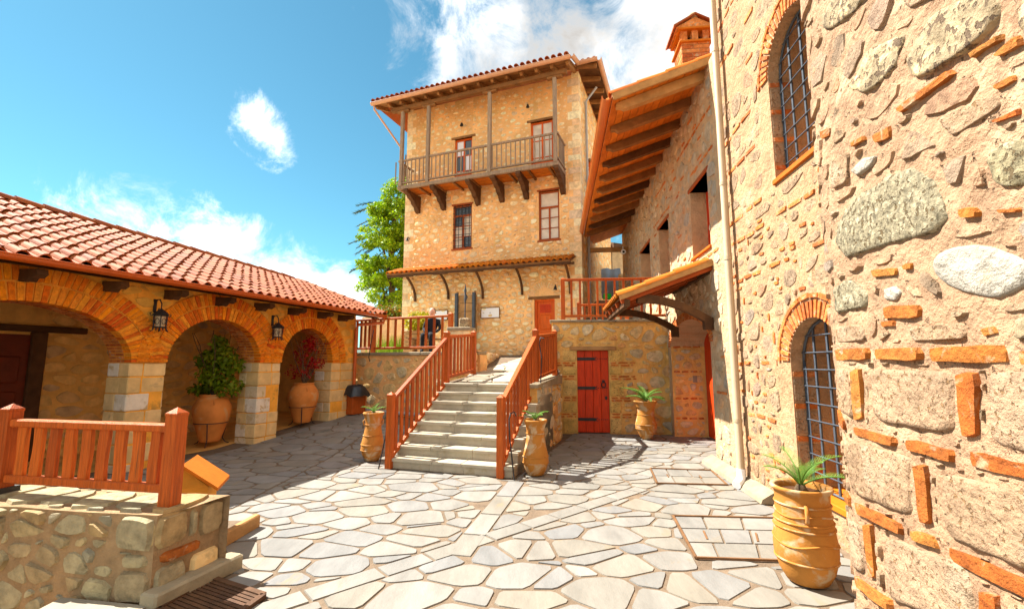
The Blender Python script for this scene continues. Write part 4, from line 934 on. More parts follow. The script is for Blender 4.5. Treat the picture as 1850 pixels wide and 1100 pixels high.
# flank wall of stairs on the right side
def wallpieces(fr, s0, s1, z0, z1, sx, sz, parent, m, seed, **kw):
    lay(cells(s0, s1, z0, z1, sx, sz, seed, jit=.45, wv=.8, holes=kw.pop('holes', ())), fr.p, parent, kw.pop('name', 'stone'), m, seed=seed + 1, **kw)
FK = Fr(tuple(ST(2.0, 0, 0).to_2d()), tuple(RUN.to_2d()))
flank = thing('stair_flank_wall', ST(AR, 2.4, 0), 'rough stone side wall of the stair landing behind the right stair pot', 'wall')
fb = wall_body(FK, 1.5, 3.5, -.1, 1.2, .25).build('core', 'mortar_ochre', flank)
wallpieces(FK, 1.5, 3.5, 0, 1.2, .3, .2, fb, 'stone_ochre', 95, d=(.01, .04), gap=.012)
mb = MB(); mb.box8([FK.p(1.45, 1.2, -.3), FK.p(3.5, 1.2, -.3), FK.p(3.5, 1.2, .04), FK.p(1.45, 1.2, .04), FK.p(1.45, 1.262, -.3), FK.p(3.5, 1.39, -.3), FK.p(3.5, 1.39, .04), FK.p(1.45, 1.262, .04)]); mb.build('coping', 'coping', flank, fix=True)
# left terrace and its retaining wall
TZ = 1.92
terr = MB(); tp_ = [(-4.75, 13.2), (-1.10, 11.45), (-1.02, 10.8), (-.52, 16.5), (-4.4, 18.0), (-14, 21.5), (-14, 17)]
terr.add([(x, y, TZ - .01) for x, y in tp_] + [(x, y, -.3) for x, y in tp_], [tuple(range(7))] + [(i, (i + 1) % 7, 7 + (i + 1) % 7, 7 + i) for i in range(7)])
struct(terr.build('left_terrace', 'step'))
ret = thing('retaining_wall', FW.p(1.8, 0, 0), 'rubble stone retaining wall below the left terrace, behind the waste bin', 'wall')
rb = wall_body(FW, -.3, 3.95, -.1, 1.84, .35, []).build('core', 'mortar_tower', ret)
wallpieces(FW, -.2, 3.9, .1, 1.82, .34, .24, rb, 'stone_ochre', 101, d=(.008, .04), gap=.03, rk=.27, jit=.06)
R = random.Random(3); s = -.3
while s < 3.9:
    l = R.uniform(.5, .8); mm = MB(); FW.box(mm, s, min(s + l, 3.95) - .008, 1.84, 1.925, -.36, .06, .012); mm.build('coping_slab', 'coping', ret); s += l
mm = MB(); mm.tube([FW.p(-.15, .40, .1), FW.p(2.6, .34, .1)], .05, 10); mm.build('water_pipe', 'pipe_grey', ret)
for i in range(9):
    mm = MB(); R = random.Random(i); s = -.1 + i * .24; q = rounded([(s, .12), (s + .3, .1), (s + .27, .24), (s + .04, .22)], .22, .03, R); piece(mm, q, FW.p, .2 + R.uniform(-.05, .06), .02, .2); mm.build('ledge_stone', 'parapet_stone', ret)
# sloping rubble wall between terrace and ramp
FX = Fr((-.9, 10.7), (.0859, .9963))
slw = thing('ramp_side_wall', FX.p(2, 1.4, 0), 'low rough stone bank along the left edge of the ramp', 'wall')
sb_ = wall_body(FX, 0, 5.8, .8, 1.95, .2, []).build('core', 'mortar_tower', slw)
wallpieces(FX, 0, 5.8, 1.2, 1.95, .28, .17, sb_, 'stone_tower', 105, d=(.01, .05), gap=.01)

# ------------------------------------------------------------------ wooden railings
def railing(name, label, pts, nb, post_h, rail_lo, rail_hi, posts=None, pw=.05, bw=.036, bt=.014, m='rail_wood', rail_w=.042, group='reddish wooden railings', wavy=False):
    """pts: base points; nb[i]: balusters in bay i"""
    base = sum((Vector(p) for p in pts), Vector()) / len(pts)
    t = thing(name, base, label, 'railing', group); up = Vector((0, 0, 1))
    for i, p in enumerate(pts):
        if posts is None or posts[i]:
            p = Vector(p); d = (Vector(pts[min(i + 1, len(pts) - 1)]) - Vector(pts[max(i - 1, 0)])); d.z = 0; d.normalize(); q = up.cross(d)
            mb = MB(); hp = post_h; r = [(-pw, -pw), (pw, -pw), (pw, pw), (-pw, pw)]; P = []
            for z, k in ((0, 1), (hp - .05, 1), (hp - .045, 1.06), (hp - .03, 1.06), (hp - .025, .98)): P += [p + d * x * k + q * y * k + up * z for x, y in r]
            P.append(p + up * (hp + .015)); F = [(3, 2, 1, 0)]
            for j in range(4): F += [(j * 4 + k, j * 4 + (k + 1) % 4, j * 4 + 4 + (k + 1) % 4, j * 4 + 4 + k) for k in range(4)]
            F += [(16 + k, 16 + (k + 1) % 4, 20) for k in range(4)]
            mb.add(P, F); mb.build('post', m, t)
    R = random.Random(len(label))
    for i in range(len(pts) - 1):
        a, b = Vector(pts[i]), Vector(pts[i + 1]); d = (b - a).normalized(); dh = Vector((d.x, d.y, 0)).normalized(); q = up.cross(dh)
        e = dh * (pw - .005) if True else Vector()
        sl = (b.z - a.z) / max(.01, (Vector((b.x - a.x, b.y - a.y))).length); ez = Vector((0, 0, sl * (pw - .005)))
        mb = MB(); mb.bar(a + e + ez + up * rail_hi, b - e - ez + up * rail_hi, rail_w, .03, .010); mb.build('top_rail', m, t)
        mb = MB(); mb.bar(a + e + ez + up * rail_lo, b - e - ez + up * rail_lo, rail_w * .8, .03, .006); mb.build('bottom_rail', m, t)
        for k in range(nb[i]):
            f = (k + 1) / (nb[i] + 1); c = a + (b - a) * f; z0, z1 = c.z + rail_lo + .02, c.z + rail_hi - .02
            mb = MB()
            if wavy:
                n = 6; P = []
                for j in range(n + 1):
                    tt = j / n; wv = bw * (1 + .06 * math.sin(tt * 6.3 + k)) ; o = .005 * math.sin(tt * 5 + k * 2)
                    P += [Vector((c.x, c.y, z0 + (z1 - z0) * tt)) + dh * (x * wv + o) + q * y * bt for x, y in ((-1, -1), (1, -1), (1, 1), (-1, 1))]
                F = []
                for j in range(n): F += [(j * 4 + x, j * 4 + (x + 1) % 4, j * 4 + 4 + (x + 1) % 4, j * 4 + 4 + x) for x in range(4)]
                mb.add(P, F)
            else:
                P = []
                for z in (z0 - abs(sl) * .0, z1):
                    for x, y in ((-1, -1), (1, -1), (1, 1), (-1, 1)): P.append(Vector((c.x, c.y, z + sl * x * bw)) + dh * x * bw + q * y * bt)
                mb.box8(P)
            mb.build('baluster', m, t)
    return t
def ironrod(t, pts, r=.011): mb = MB(); mb.tube(pts, r, 7); mb.build('iron_stay', 'iron', t)
p0, p1 = ST(0, -.05, 0), ST(0, 1.9, 1.10)
LR = railing('stair_railing', 'left wooden railing climbing beside the stone steps', [ST(0, -.03, .0), ST(0, 1.92, 1.12)], [11], 1.17, .14, 1.03)
railing('landing_railing', 'short level wooden railing at the top left of the stairs, before the stone pedestal', [ST(0, 1.95, 1.24), ST(0, 3.3, 1.36)], [7], 1.02, .12, .93, posts=[0, 1])
RR = railing('stair_railing', 'right wooden railing climbing beside the stone steps', [ST(1.87, -.03, .0), ST(1.87, 1.92, 1.12)], [11], 1.17, .14, 1.03)
railing('landing_railing', 'short level wooden railing at the top right of the stairs, beside the flank wall', [ST(1.87, 1.95, 1.24), ST(1.92, 3.3, 1.36), (1.02, 10.98, 1.38)], [9, 1], 1.0, .12, .91, posts=[0, 1, 1])
ironrod(LR, [ST(-.13, -.12, 0), ST(-.06, -.06, .5), ST(-.05, -.02, .95)])
ironrod(RR, [ST(2.10, -.1, 0), ST(2.0, -.0, .55), ST(1.97, .06, .82), ST(1.98, .1, .9), ST(2.03, .12, .92), ST(2.06, .12, .86)])
ironrod(RR, [ST(2.02, 1.7, 1.25), ST(2.02, 1.8, 1.75), ST(1.96, 1.85, 2.0), ST(1.99, 1.85, 2.12), ST(2.06, 1.85, 2.1)])
ga = [FW.p(s, TZ, -.12) for s in (-.25, .50, FW.px(814, 600, -.12)[0])]
UR = railing('terrace_railing', 'wooden railing on the left terrace above the retaining wall', [ga[0], ga[1], ga[2]], [4, 9], 1.0, .12, .92, bw=.033)
for s in (-.1, .55): ironrod(UR, [FW.p(s, TZ + .62, -.06), FW.p(s, TZ + .2, .04), FW.p(s, TZ - .12, .09), FW.p(s + .02, TZ - .24, .07)])

# ================================================================== terrace wall with the red door
dwl = thing('terrace_wall', FD.p(1.4, 0, 0), 'stone and brick terrace wall around the small red plank door', 'wall')
s_dl, z_dt = FD.px(1042, 633); s_dr = FD.px(1101, 700)[0]
dw = wall_body(FD, .08, 2.95, -.1, 2.62, .4, [(s_dl, s_dr, -.1, z_dt, 0)]).build('core', 'mortar_ochre', dwl)
courses = [(.42, 2), (.80, 2), (1.30, 2), (1.62, 2)]
hl = [rect(s_dl - .03, s_dr + .03, -1, z_dt + .12)]
for z, k in courses: hl += [rect(-1, s_dr + .75, z - .065, z + .065)]
R = random.Random(8)
for z, k in courses:
    for jj in range(k):
        for (a, b) in ((.1, s_dl - .02), (s_dr + .02, s_dr + R.uniform(.5, .8))):
            s = a
            while s < b - .06:
                l = min(R.uniform(.16, .3), b - s); zz = z - .055 + jj * .058 + R.uniform(-.004, .004); brickp(FD, s + .008, s + l - .008, zz, zz + .042, -.05, .012 + R.uniform(-.004, .006), dw, 'brick', R); s += l
zs = [0.0] + [z for z, k in courses] + [2.02]
for i in range(len(zs) - 1):
    for a, b in ((s_dl - .34, s_dl - .015), (s_dr + .015, s_dr + R.uniform(.26, .40))):
        mm = MB(); FD.box(mm, a, b, zs[i] + (.07 if i else 0.01), zs[i + 1] - .075, -.1, .02, .014); mm.build('quoin', 'ashlar_ochre', dw); hl.append(rect(a - .02, b + .02, zs[i] + .05, zs[i + 1] - .05))
wallpieces(FD, .08, 2.95, 0, 2.6, .32, .22, dw, 'stone_ochre', 111, d=(.01, .035), gap=.018, rk=.27, jit=.05, holes=hl)
R = random.Random(4); s = .04
while s < 2.9:
    l = R.uniform(.45, .75); mm = MB(); FD.box(mm, s, min(2.95, s + l) - .008, 2.62, 2.68, -.45, .06, .01); mm.build('coping_slab', 'coping', dwl); s += l
mm = MB(); FD.box(mm, s_dl - .17, s_dr + .18, z_dt, z_dt + .095, -.3, .04, .012); mm.build('lintel', 'tan_wood', dwl)
door = thing('plank_door', FD.p((s_dl + s_dr) / 2, 0, -.1), 'small red plank door with three black iron strap hinges', 'door')
R = random.Random(6); n = 4
for i in range(n):
    a = s_dl + (s_dr - s_dl) * i / n; b = s_dl + (s_dr - s_dl) * (i + 1) / n
    mm = MB(); FD.box(mm, a + .003, b - .003, .02, z_dt - .005, -.11, -.07 + R.uniform(0, .003), .005); mm.build('plank', 'red_door', door)
for z in (.32, 1.05, 1.74):
    mm = MB(); FD.box(mm, s_dl + .01, s_dl + .42, z - .035, z + .035, -.068, -.055)
    for e in (-1, 1): mm.bar(FD.p(s_dl + .41, z, -.061), FD.p(s_dl + .47, z + e * .04, -.061), .012, .008)
    mm.build('strap_hinge', 'iron', door)
    for i in range(5):
        mm = MB(); P = FD.p(s_dl + .50 + i * .05, z, -.06); mm.obox(P, FD.d, FD.n, (0, 0, 1), .010, .009, .010); mm.build('stud', 'iron', door)
mm = MB(); cx = s_dr - .13
FD.box(mm, cx - .03, cx + .03, 1.18, 1.24, -.07, -.05); mm.tube([FD.p(cx + .05 * math.sin(a), 1.13 + .06 * math.cos(a), -.045) for a in [i * math.pi / 6 for i in range(13)]], .012, 6); mm.build('ring_handle', 'iron', door)
mm = MB(); FD.box(mm, s_dr - .10, s_dr - .05, .78, .86, -.07, -.045, .005); mm.build('lock_plate', 'iron', door)
# upper right terrace
mb = MB(); P = [tuple(FD.p(.12, 0, -.37).to_2d()), tuple(FD.p(2.9, 0, -.37).to_2d()), (5.0, 26), (1.9, 26), (2.38, 15.4)]
mb.add([(x, y, 2.60) for x, y in P] + [(x, y, 0) for x, y in P], [tuple(range(5))] + [(i, (i + 1) % 5, 5 + (i + 1) % 5, 5 + i) for i in range(5)]); struct(mb.build('right_terrace', 'mortar_right'))
railing('terrace_railing', 'wooden railing on top of the wall over the red plank door', [FD.p(.37, 2.68, -.1), FD.p(2.9, 2.68, -.1)], [11], 1.05, .10, 1.0, posts=[1, 0], bw=.026, bt=.014)
railing('inner_railing', 'lower wooden railing farther back on the right terrace beside the tower', [(1.95, 13.2, 2.6), (3.3, 13.0, 2.6)], [7], .8, .1, .72, bw=.022)

# ================================================================== right-hand building with the big eaves
rbd = thing('side_building', FR.p(4, 0, 0), 'long stone building on the right with deep timber eaves and recessed windows', 'building')
sN = FR.px(1289, 720)[0]; sF = FR.px(1216, 720)[0]; RT = .8
wins = []
for a, b, zt_, zb_ in ((1283, 1250, 4.92, 3.62), (1208, 1190, 5.0, 3.62), (1173, 1156, 5.0, 3.62)):
    wins.append((FR.px(a, 420)[0], FR.px(b, 420)[0], zb_, zt_))
ZS = 2.0; ARISE = .50
zroof = lambda n: 6.15 + (1.6 - n) * .345
rw = wall_body(FR, -.3, 11.0, -.1, 6.70, RT, [(a, b, c, d, 0) for a, b, c, d in wins] + [(sN, sF, -.1, ZS, ARISE)]).build('wall', 'mortar_wing', rbd)
hl = [rect(a - .02, b + .02, c - .04, d + .1) for a, b, c, d in wins] + [arch_poly(sN - .17, sF + .17, -1, ZS, ARISE + .2)]
R = random.Random(12); bricks = []
for i in range(46):
    s = R.uniform(.8, 8); z = R.uniform(2.7, 6.3); l = R.uniform(.14, .3)
    bricks.append((s, s + l, z, z + .045))
for z in (.55, 1.15, 1.72, 3.45, 5.2, 5.9):
    for a, b in ((.45, sN - .05), (sF + .05, sF + .5), (3.4, 5.2)):
        if z > 2.5 and a < 3: b = a + 2.2
        s = a
        while s < b - .1:
            l = min(R.uniform(.2, .32), b - s)
            if R.random() < .72: bricks.append((s + .01, s + l - .01, z, z + .045))
            s += l
for a, b, c, d in bricks:
    if any(min(b, max(x for x, _ in h)) > max(a, min(x for x, _ in h)) and min(d, max(y for _, y in h)) > max(c, min(y for _, y in h)) for h in hl[:4]): continue
    brickp(FR, a, b, c, d, -.03, .012 + R.uniform(-.006, .008), rw, 'brick', R); hl.append(rect(a - .012, b + .012, c - .012, d + .012))
lay(cells(.4, 10.6, 0, 6.6, .29, .21, 121, jit=.5, wv=1.1, holes=hl), FR.p, rw, 'stone', 'stone_wing', d=(.002, .028), bev=.022, bulge=.35, gap=.013, rk=.27, jit=.13, seed=122, limit=200)
voussoirs(FR, sN, sF, ZS, ARISE, .17, 36, rw, 'brick', -.78, .02, gap=.42, seed=44, depth_rows=4)
# far reveal of the doorway faces the camera
FJ = Fr(tuple(FR.p(sF, 0, 0).to_2d()), tuple((-FR.n).to_2d())); FJ.n = -FR.d
R = random.Random(31); hj = []
mm = MB(); FJ.box(mm, .004, .74, .0, 2.06, -.02, .003); mm.build('reveal_lining', 'mortar_ochre', rbd)
for z in (.38, .82, 1.42, 1.98):
    s = .03
    while s < .66:
        l = min(R.uniform(.13, .24), .68 - s); brickp(FJ, s + .008, s + l - .008, z, z + .05, -.04, .012 + R.uniform(0, .006), rw, 'brick', R); s += l
    hj.append(rect(-.1, 1, z - .014, z + .064))
lay(cells(0.02, .7, 0, 2.1, .26, .19, 131, jit=.4, wv=.5, holes=hj), FJ.p, rw, 'stone', 'stone_ochre', d=(.008, .025), gap=.014, rk=.25, jit=.04, seed=132)
mm = MB(); FR.box(mm, sN + .02, sF - .02, .02, 2.6, -RT - .06, -RT + .06); dr2 = thing('arched_doorway_door', FR.p((sN + sF) / 2, 0, -RT), 'dark red door set deep in the arched doorway of the right-hand building', 'door')
mm.build('leaf', 'red_door', dr2)
mm = MB(); FR.box(mm, sN + .05, sN + .17, .01, 2.1, -RT + .07, -.35, .01); mm.build('door_frame', 'red_door', dr2)
mm = MB(); c = FJ.p(.50, 1.28, .02); mm.obox(c, FJ.d, FJ.n, (0, 0, 1), .045, .012, .075); sw = mm.build('light_switch', 'slab_pale'); tag(sw, 'small pale switch box on the stone reveal beside the dark red door', 'switch')
for i, (a, b, c, d) in enumerate(wins):
    w = window(FR, a + .02, b - .02, c + .02, d - .02, rbd, 2, 2, None, ['curtain', 'glass_dark'], 'window', -.36, 'red_door')
    mm = MB(); FR.box(mm, a - .08, b + .08, d, d + .08, -.6, .025, .01); mm.build('lintel', 'window_frame', rbd)
    mm = MB(); FR.box(mm, a - .04, b + .04, c - .05, c + .002, -.6, .04, .01); mm.build('sill', 'tile_orange' if i == 0 else 'coping', rbd)
# roof with boards, rafters, gutter
S0, S1 = .50, 10.9
def rp(s, n, upz=0): return FR.p(s, zroof(n) + upz, n)
mb = MB(); mb.box8([rp(S0, 1.62, .05), rp(S1, 1.62, .05), rp(S1, -3, .05), rp(S0, -3, .05), rp(S0, 1.62, .09), rp(S1, 1.62, .09), rp(S1, -3, .09), rp(S0, -3, .09)]); roof3 = mb.build('roof', 'tile', rbd, fix=True)
R = random.Random(13)
for i in range(12):
    n0 = -.05 + i * .138; s = S0
    while s < S1 - .1:
        l = min(R.uniform(2.2, 3.6), S1 - s); mm = MB(); j = R.uniform(0, .006)
        mm.box8([rp(s + .004, n0, j), rp(s + l - .004, n0, j), rp(s + l - .004, n0 + .130, j), rp(s + .004, n0 + .130, j), rp(s + .004, n0, .045), rp(s + l - .004, n0, .045), rp(s + l - .004, n0 + .130, .045), rp(s + .004, n0 + .130, .045)]); mm.build('soffit_board', 'board', roof3, fix=True); s += l
for i in range(11):
    s = .72 + i * .80; mm = MB(); m_ = 'tan_wood' if i == 0 else ('brown_wood' if i % 3 else 'dark_wood')
    prof = [(-.05, zroof(-.05) - .005), (1.52, zroof(1.52) - .005), (1.52, zroof(1.52) - .07), (1.44, zroof(1.44) - .10), (1.38, zroof(1.38) - .155), (1.2, zroof(1.2) - .17), (-.05, zroof(-.05) - .18)]
    mm.prism([FR.p(s - .06, z, n) for n, z in prof], [FR.p(s + .06, z, n) for n, z in prof]); mm.build('rafter', m_, roof3, fix=True)
mm = MB(); mm.bar(rp(S0 - .02, 1.6, .03), rp(S0 - .02, -.1, .03), .02, .06); mm.build('barge_board', 'tan_wood', roof3)
mm = MB(); mm.bar(FR.p(9.6, 5.75, 0), FR.p(9.6, 5.75, 1.45), .07, .08, .012); mm.build('tie_beam', 'tan_wood', roof3)
gutter(FR.p(S0 - .06, 6.18, 1.70), FR.p(S1, 6.18, 1.70), .085, 'gutter_bright', rbd, outn=FR.n)
vt = half_tile(.62, .085, 'tile_orange', 'verge_tile')
along(vt, rp(S0 + .04, 1.64, .08), rp(S0 + .04, -.9, .08), .52, roof3, 'verge_tile')
ct2 = half_tile(.42, .085, 'tile_orange', 'roof_tile')
dn = (rp(0, 0) - rp(0, 1)).normalized()
for i in range(46):
    o = rp(S0 + .25 + i * .225, 1.66, .09); az = FR.d.cross(dn); az = az if az.z > 0 else -az
    link(D.objects.new('roof_tile', ct2), roof3, mtx(o, FR.d, dn, az))
# security camera under the eaves
cmr = thing('security_camera', FR.p(9.5, 5.6, .25), 'small white round security camera under the far end of the big eaves', 'camera')
mm = MB(); P = FR.p(9.45, 5.62, .2); mm.tube([P, P - Vector((.02, .16, .03))], [.09, .085], 14); mm.build('housing', 'white_panel', cmr)
P2 = P - Vector((.02, .161, .03)); mm = MB(); mm.tube([P2, P2 - Vector((.002, .012, .0))], [.045, .04], 12); mm.build('lens', 'glass_dark', cmr)
mm = MB(); mm.tube([P + Vector((0, 0, .08)), P + Vector((.0, .0, .2))], .02, 6); mm.build('mount', 'white_panel', cmr)
# chimney
cb = ond(1259, 120, 8.8); chm = thing('chimney', cb, 'red brick chimney with little gabled tile cap above the right-hand eaves', 'chimney')
FC = Fr((cb.x, cb.y), (.995, -.0995)); zc = ond(1247, 128, 8.8).z - .35; hw = .29
ztop = ond(1247, 28, 8.8).z
mb = MB(); FC.box(mb, -hw + .012, hw - .012, zc, ztop - .62, -2 * hw + .01, -.012); stack = mb.build('stack', 'mortar_right', chm)
z = zc; j = 0; R = random.Random(1)
while z < ztop - .66:
    for k, (fr, w0, w1) in enumerate(((FC, -hw, hw), (Fr(tuple(FC.p(-hw, 0, -2 * hw).to_2d()), tuple(FC.n.to_2d())), 0, 2 * hw))):
        if k == 1: fr.n = -FC.d
        cut = w0 + (w1 - w0) * ((.42 if j & 1 else .6) + R.uniform(-.05, .05))
        for a, b in ((w0 + .002 * k, cut), (cut, w1 - .002 * k)):
            mm = MB(); fr.box(mm, a + .006, b - .006, z + .006, z + .088, -.06, R.uniform(-.002, .005) - .002 * k, .004); mm.build('brick', 'brick', stack)
    z += .095; j += 1
mb = MB(); FC.box(mb, -hw - .05, hw + .05, ztop - .63, ztop - .58, -2 * hw - .05, .05, .01); mb.build('band', 'tile_orange', chm)
for a in (-hw + .07, 0, hw - .07):
    for n in (-.07, -2 * hw + .07):
        mb = MB(); FC.box(mb, a - .065, a + .065, ztop - .58, ztop - .34, n - .06, n + .06, .006); mb.build('pillar', 'brick', chm)
mb = MB(); FC.box(mb, -hw + .1, hw - .1, ztop - .58, ztop - .34, -2 * hw + .2, -.22); mb.build('flue', 'far_dark', chm)
mb = MB(); FC.box(mb, -hw - .06, hw + .06, ztop - .34, ztop - .29, -2 * hw - .06, .06, .01); mb.build('band', 'tile_orange', chm)
mb = MB(); mb.prism([FC.p(-hw - .1, ztop - .29, .05), FC.p(hw + .1, ztop - .29, .05), FC.p(.0, ztop - .08, .05)], [FC.p(-hw - .1, ztop - .29, -2 * hw - .05), FC.p(hw + .1, ztop - .29, -2 * hw - .05), FC.p(.0, ztop - .08, -2 * hw - .05)]); mb.build('gable', 'brick', chm, fix=True)
for e in (-1, 1):
    for k in range(3):
        a, b = FC.p(e * (hw + .16), ztop - .30, .10 - k * .26), FC.p(0, ztop - .045, .10 - k * .26)
        mb = MB(); mb.box8([a, b, b - FC.n * .24, a - FC.n * .24, a + Vector((0, 0, .04)), b + Vector((0, 0, .04)), b - FC.n * .24 + Vector((0, 0, .04)), a - FC.n * .24 + Vector((0, 0, .04))]); mb.build('cap_tile', 'tile', chm, fix=True)
mb = MB(); mb.lathe([(.001, -.02), (.11, 0), (.135, .06), (.09, .13), (.001, .15)], FC.p(0, ztop - .08, -.05), 10); mb.build('finial_stone', 'porous_dark', chm)

# canopy over the arched doorway
can = thing('door_canopy', FR.p(2, 2.8, .7), 'small orange-tiled canopy on curved timber brackets over the arched doorway', 'canopy')
C0, C1, CO, CZW, CZE = .80, 3.35, 1.52, 3.30, 2.74
def cp(s, n, upz=0): return FR.p(s, CZE + (CZW - CZE) * (1 - n / CO) + upz, n)
for i in range(9):
    n0 = .01 + i * .167; mm = MB(); mm.box8([cp(C0, n0), cp(C1, n0), cp(C1, n0 + .16), cp(C0, n0 + .16), cp(C0, n0, .03), cp(C1, n0, .03), cp(C1, n0 + .16, .03), cp(C0, n0 + .16, .03)]); mm.build('deck_board', 'brown_wood', can, fix=True)
for s in (C0 + .06, C0 + .7, C0 + 1.3, C0 + 1.9, C1 - .06):
    mm = MB(); mm.bar(cp(s, .0, -.055), cp(s, CO, -.055), .05, .05, .008); mm.build('rafter', 'canopy_red', can)
mm = MB(); mm.bar(cp(C0 - .02, .0, .02), cp(C0 - .02, CO + .03, .02), .015, .055); mm.build('verge_board', 'tan_wood', can)
mm = MB(); mm.bar(FR.p(C0, CZE - .09, CO - .1), FR.p(C1, CZE - .09, CO - .1), .045, .06, .01); mm.build('edge_beam', 'dark_wood', can)
along(half_tile(.6, .09, 'tile_orange', 'verge_tile'), cp(C0 + .04, CO + .06, .04), cp(C0 + .04, 0, .04), .52, can, 'verge_tile')
tmc = tile_mesh(.2, .42, .06, 'tile_orange'); cdn = (cp(0, 0) - cp(0, 1)).normalized(); caz = FR.d.cross(cdn); caz = caz if caz.z > 0 else -caz
for i in range(12):
    for j in range(4):
        link(D.objects.new('roof_tile', tmc), can, mtx(cp(C0 + .2 + i * .2, CO + .05, .03) + cdn * j * .39, FR.d, cdn, caz))
for s in (C0 + .12, C1 - .25):
    top, bot = [], []
    for i in range(11):
        t = i / 10; n = .02 + 1.22 * t; zc_ = 2.30 + .42 * (1 - (1 - t) ** 2.0)
        top.append((n, zc_ + .085)); bot.append((n, zc_ - .06 + .02 * math.sin(t * 3.1) - (.05 if t < .08 else 0)))
    prof = bot + top[::-1]
    mm = MB()
    for i in range(10):
        q = [bot[i], bot[i + 1], top[i + 1], top[i]]
        mm.prism([FR.p(s - .07, z, n) for n, z in q], [FR.p(s + .07, z, n) for n, z in q])
    mm.build('bracket', 'dark_wood', can, fix=True)
    mm = MB(); FR.box(mm, s - .075, s + .075, 2.2, 2.4, .02, .16, .012); mm.build('bracket_foot', 'dark_wood', can)
mm = MB(); FR.box(mm, C0 + .1, C1 - .1, CZW - .16, CZW - .02, .0, .07); mm.build('wall_plate', 'dark_wood', can)

# ================================================================== church wall (taller, nearer)
chu = thing('church', FR.p(-1.5, 0, .06), 'tall stone and brick church wall on the right with arched grilled windows', 'church')
FCh = Fr(tuple(FR.p(0, 0, .07).to_2d()), tuple(FR.d.to_2d())).flip()
LW = (FCh.px(1502, 700)[0] - .12, FCh.px(1432, 700)[0]); LW = (LW[1] - .95, LW[1])
lo = (LW[0], LW[1], .36, 1.66, .44); hi = (LW[0], LW[1] + .02, 3.74, 4.98, .47)
SE = FCh.px(1287, 60)[0]; SP = FCh.px(1313, 430, .1)[0]
cw = wall_body(FCh, -4.6, SE, -.1, 10.5, .75, [lo, hi]).build('wall', 'mortar_right', chu)
hl = [arch_poly(o[0] - .27, o[1] + .27, o[2] - .1, o[3], o[4] + .27) for o in (lo, hi)]
R = random.Random(71)
for z, gaps in ((.95, .2), (1.62, .35), (2.75, .5), (3.3, .3), (3.62, .15), (4.35, .35), (4.85, .2), (5.55, .3), (6.1, .25), (6.7, .3), (7.3, .3)):
    s = -4.0
    while s < SE - .1:
        l = min(R.uniform(.22, .34), SE - s)
        if R.random() > gaps:
            c = rect(s + .01, s + l - .01, z, z + .05)
            if not any(max(x for x, _ in h) > s and min(x for x, _ in h) < s + l and max(y for _, y in h) > z and min(y for _, y in h) < z + .05 for h in hl[:2]):
                dz = R.uniform(-.02, .02); brickp(FCh, s + .01, s + l - .01, z + dz, z + .05 + dz, -.03, .010 + R.uniform(-.006, .008), cw, 'brick', R); hl.append(rect(s - .004, s + l + .004, z - .014, z + .064))
        s += l
for i in range(110):
    s, z = R.uniform(-2.9, SE - .2), R.uniform(.2, 3.4); l = R.uniform(.06, .17); v = R.random() < .25
    c = rect(s, s + (.045 if v else l), z, z + (l if v else .042))
    if any(max(x for x, _ in h) > c[0][0] and min(x for x, _ in h) < c[1][0] and max(y for _, y in h) > c[0][1] and min(y for _, y in h) < c[2][1] for h in hl): continue
    brickp(FCh, c[0][0], c[1][0], c[0][1], c[2][1], -.03, .012, cw, 'brick', R); hl.append([(a, b) for a, b in c])
lay(cells(-4.2, SE - .01, 0, 3.3, .25, .19, 141, jit=.5, wv=1.2, holes=hl), FCh.p, cw, 'stone', ['stone_right', 'church_stone'], d=(.0, .018), bev=.022, bulge=.3, gap=.010, rk=.27, jit=.14, seed=142, limit=130)
lay(cells(-4.2, SE - .01, 3.3, 8.6, .36, .25, 143, jit=.5, wv=.7, holes=hl), FCh.p, cw, 'stone', 'church_stone', d=(-.002, .013), bev=.026, bulge=.3, gap=.011, rk=.25, jit=.14, seed=144, limit=90)
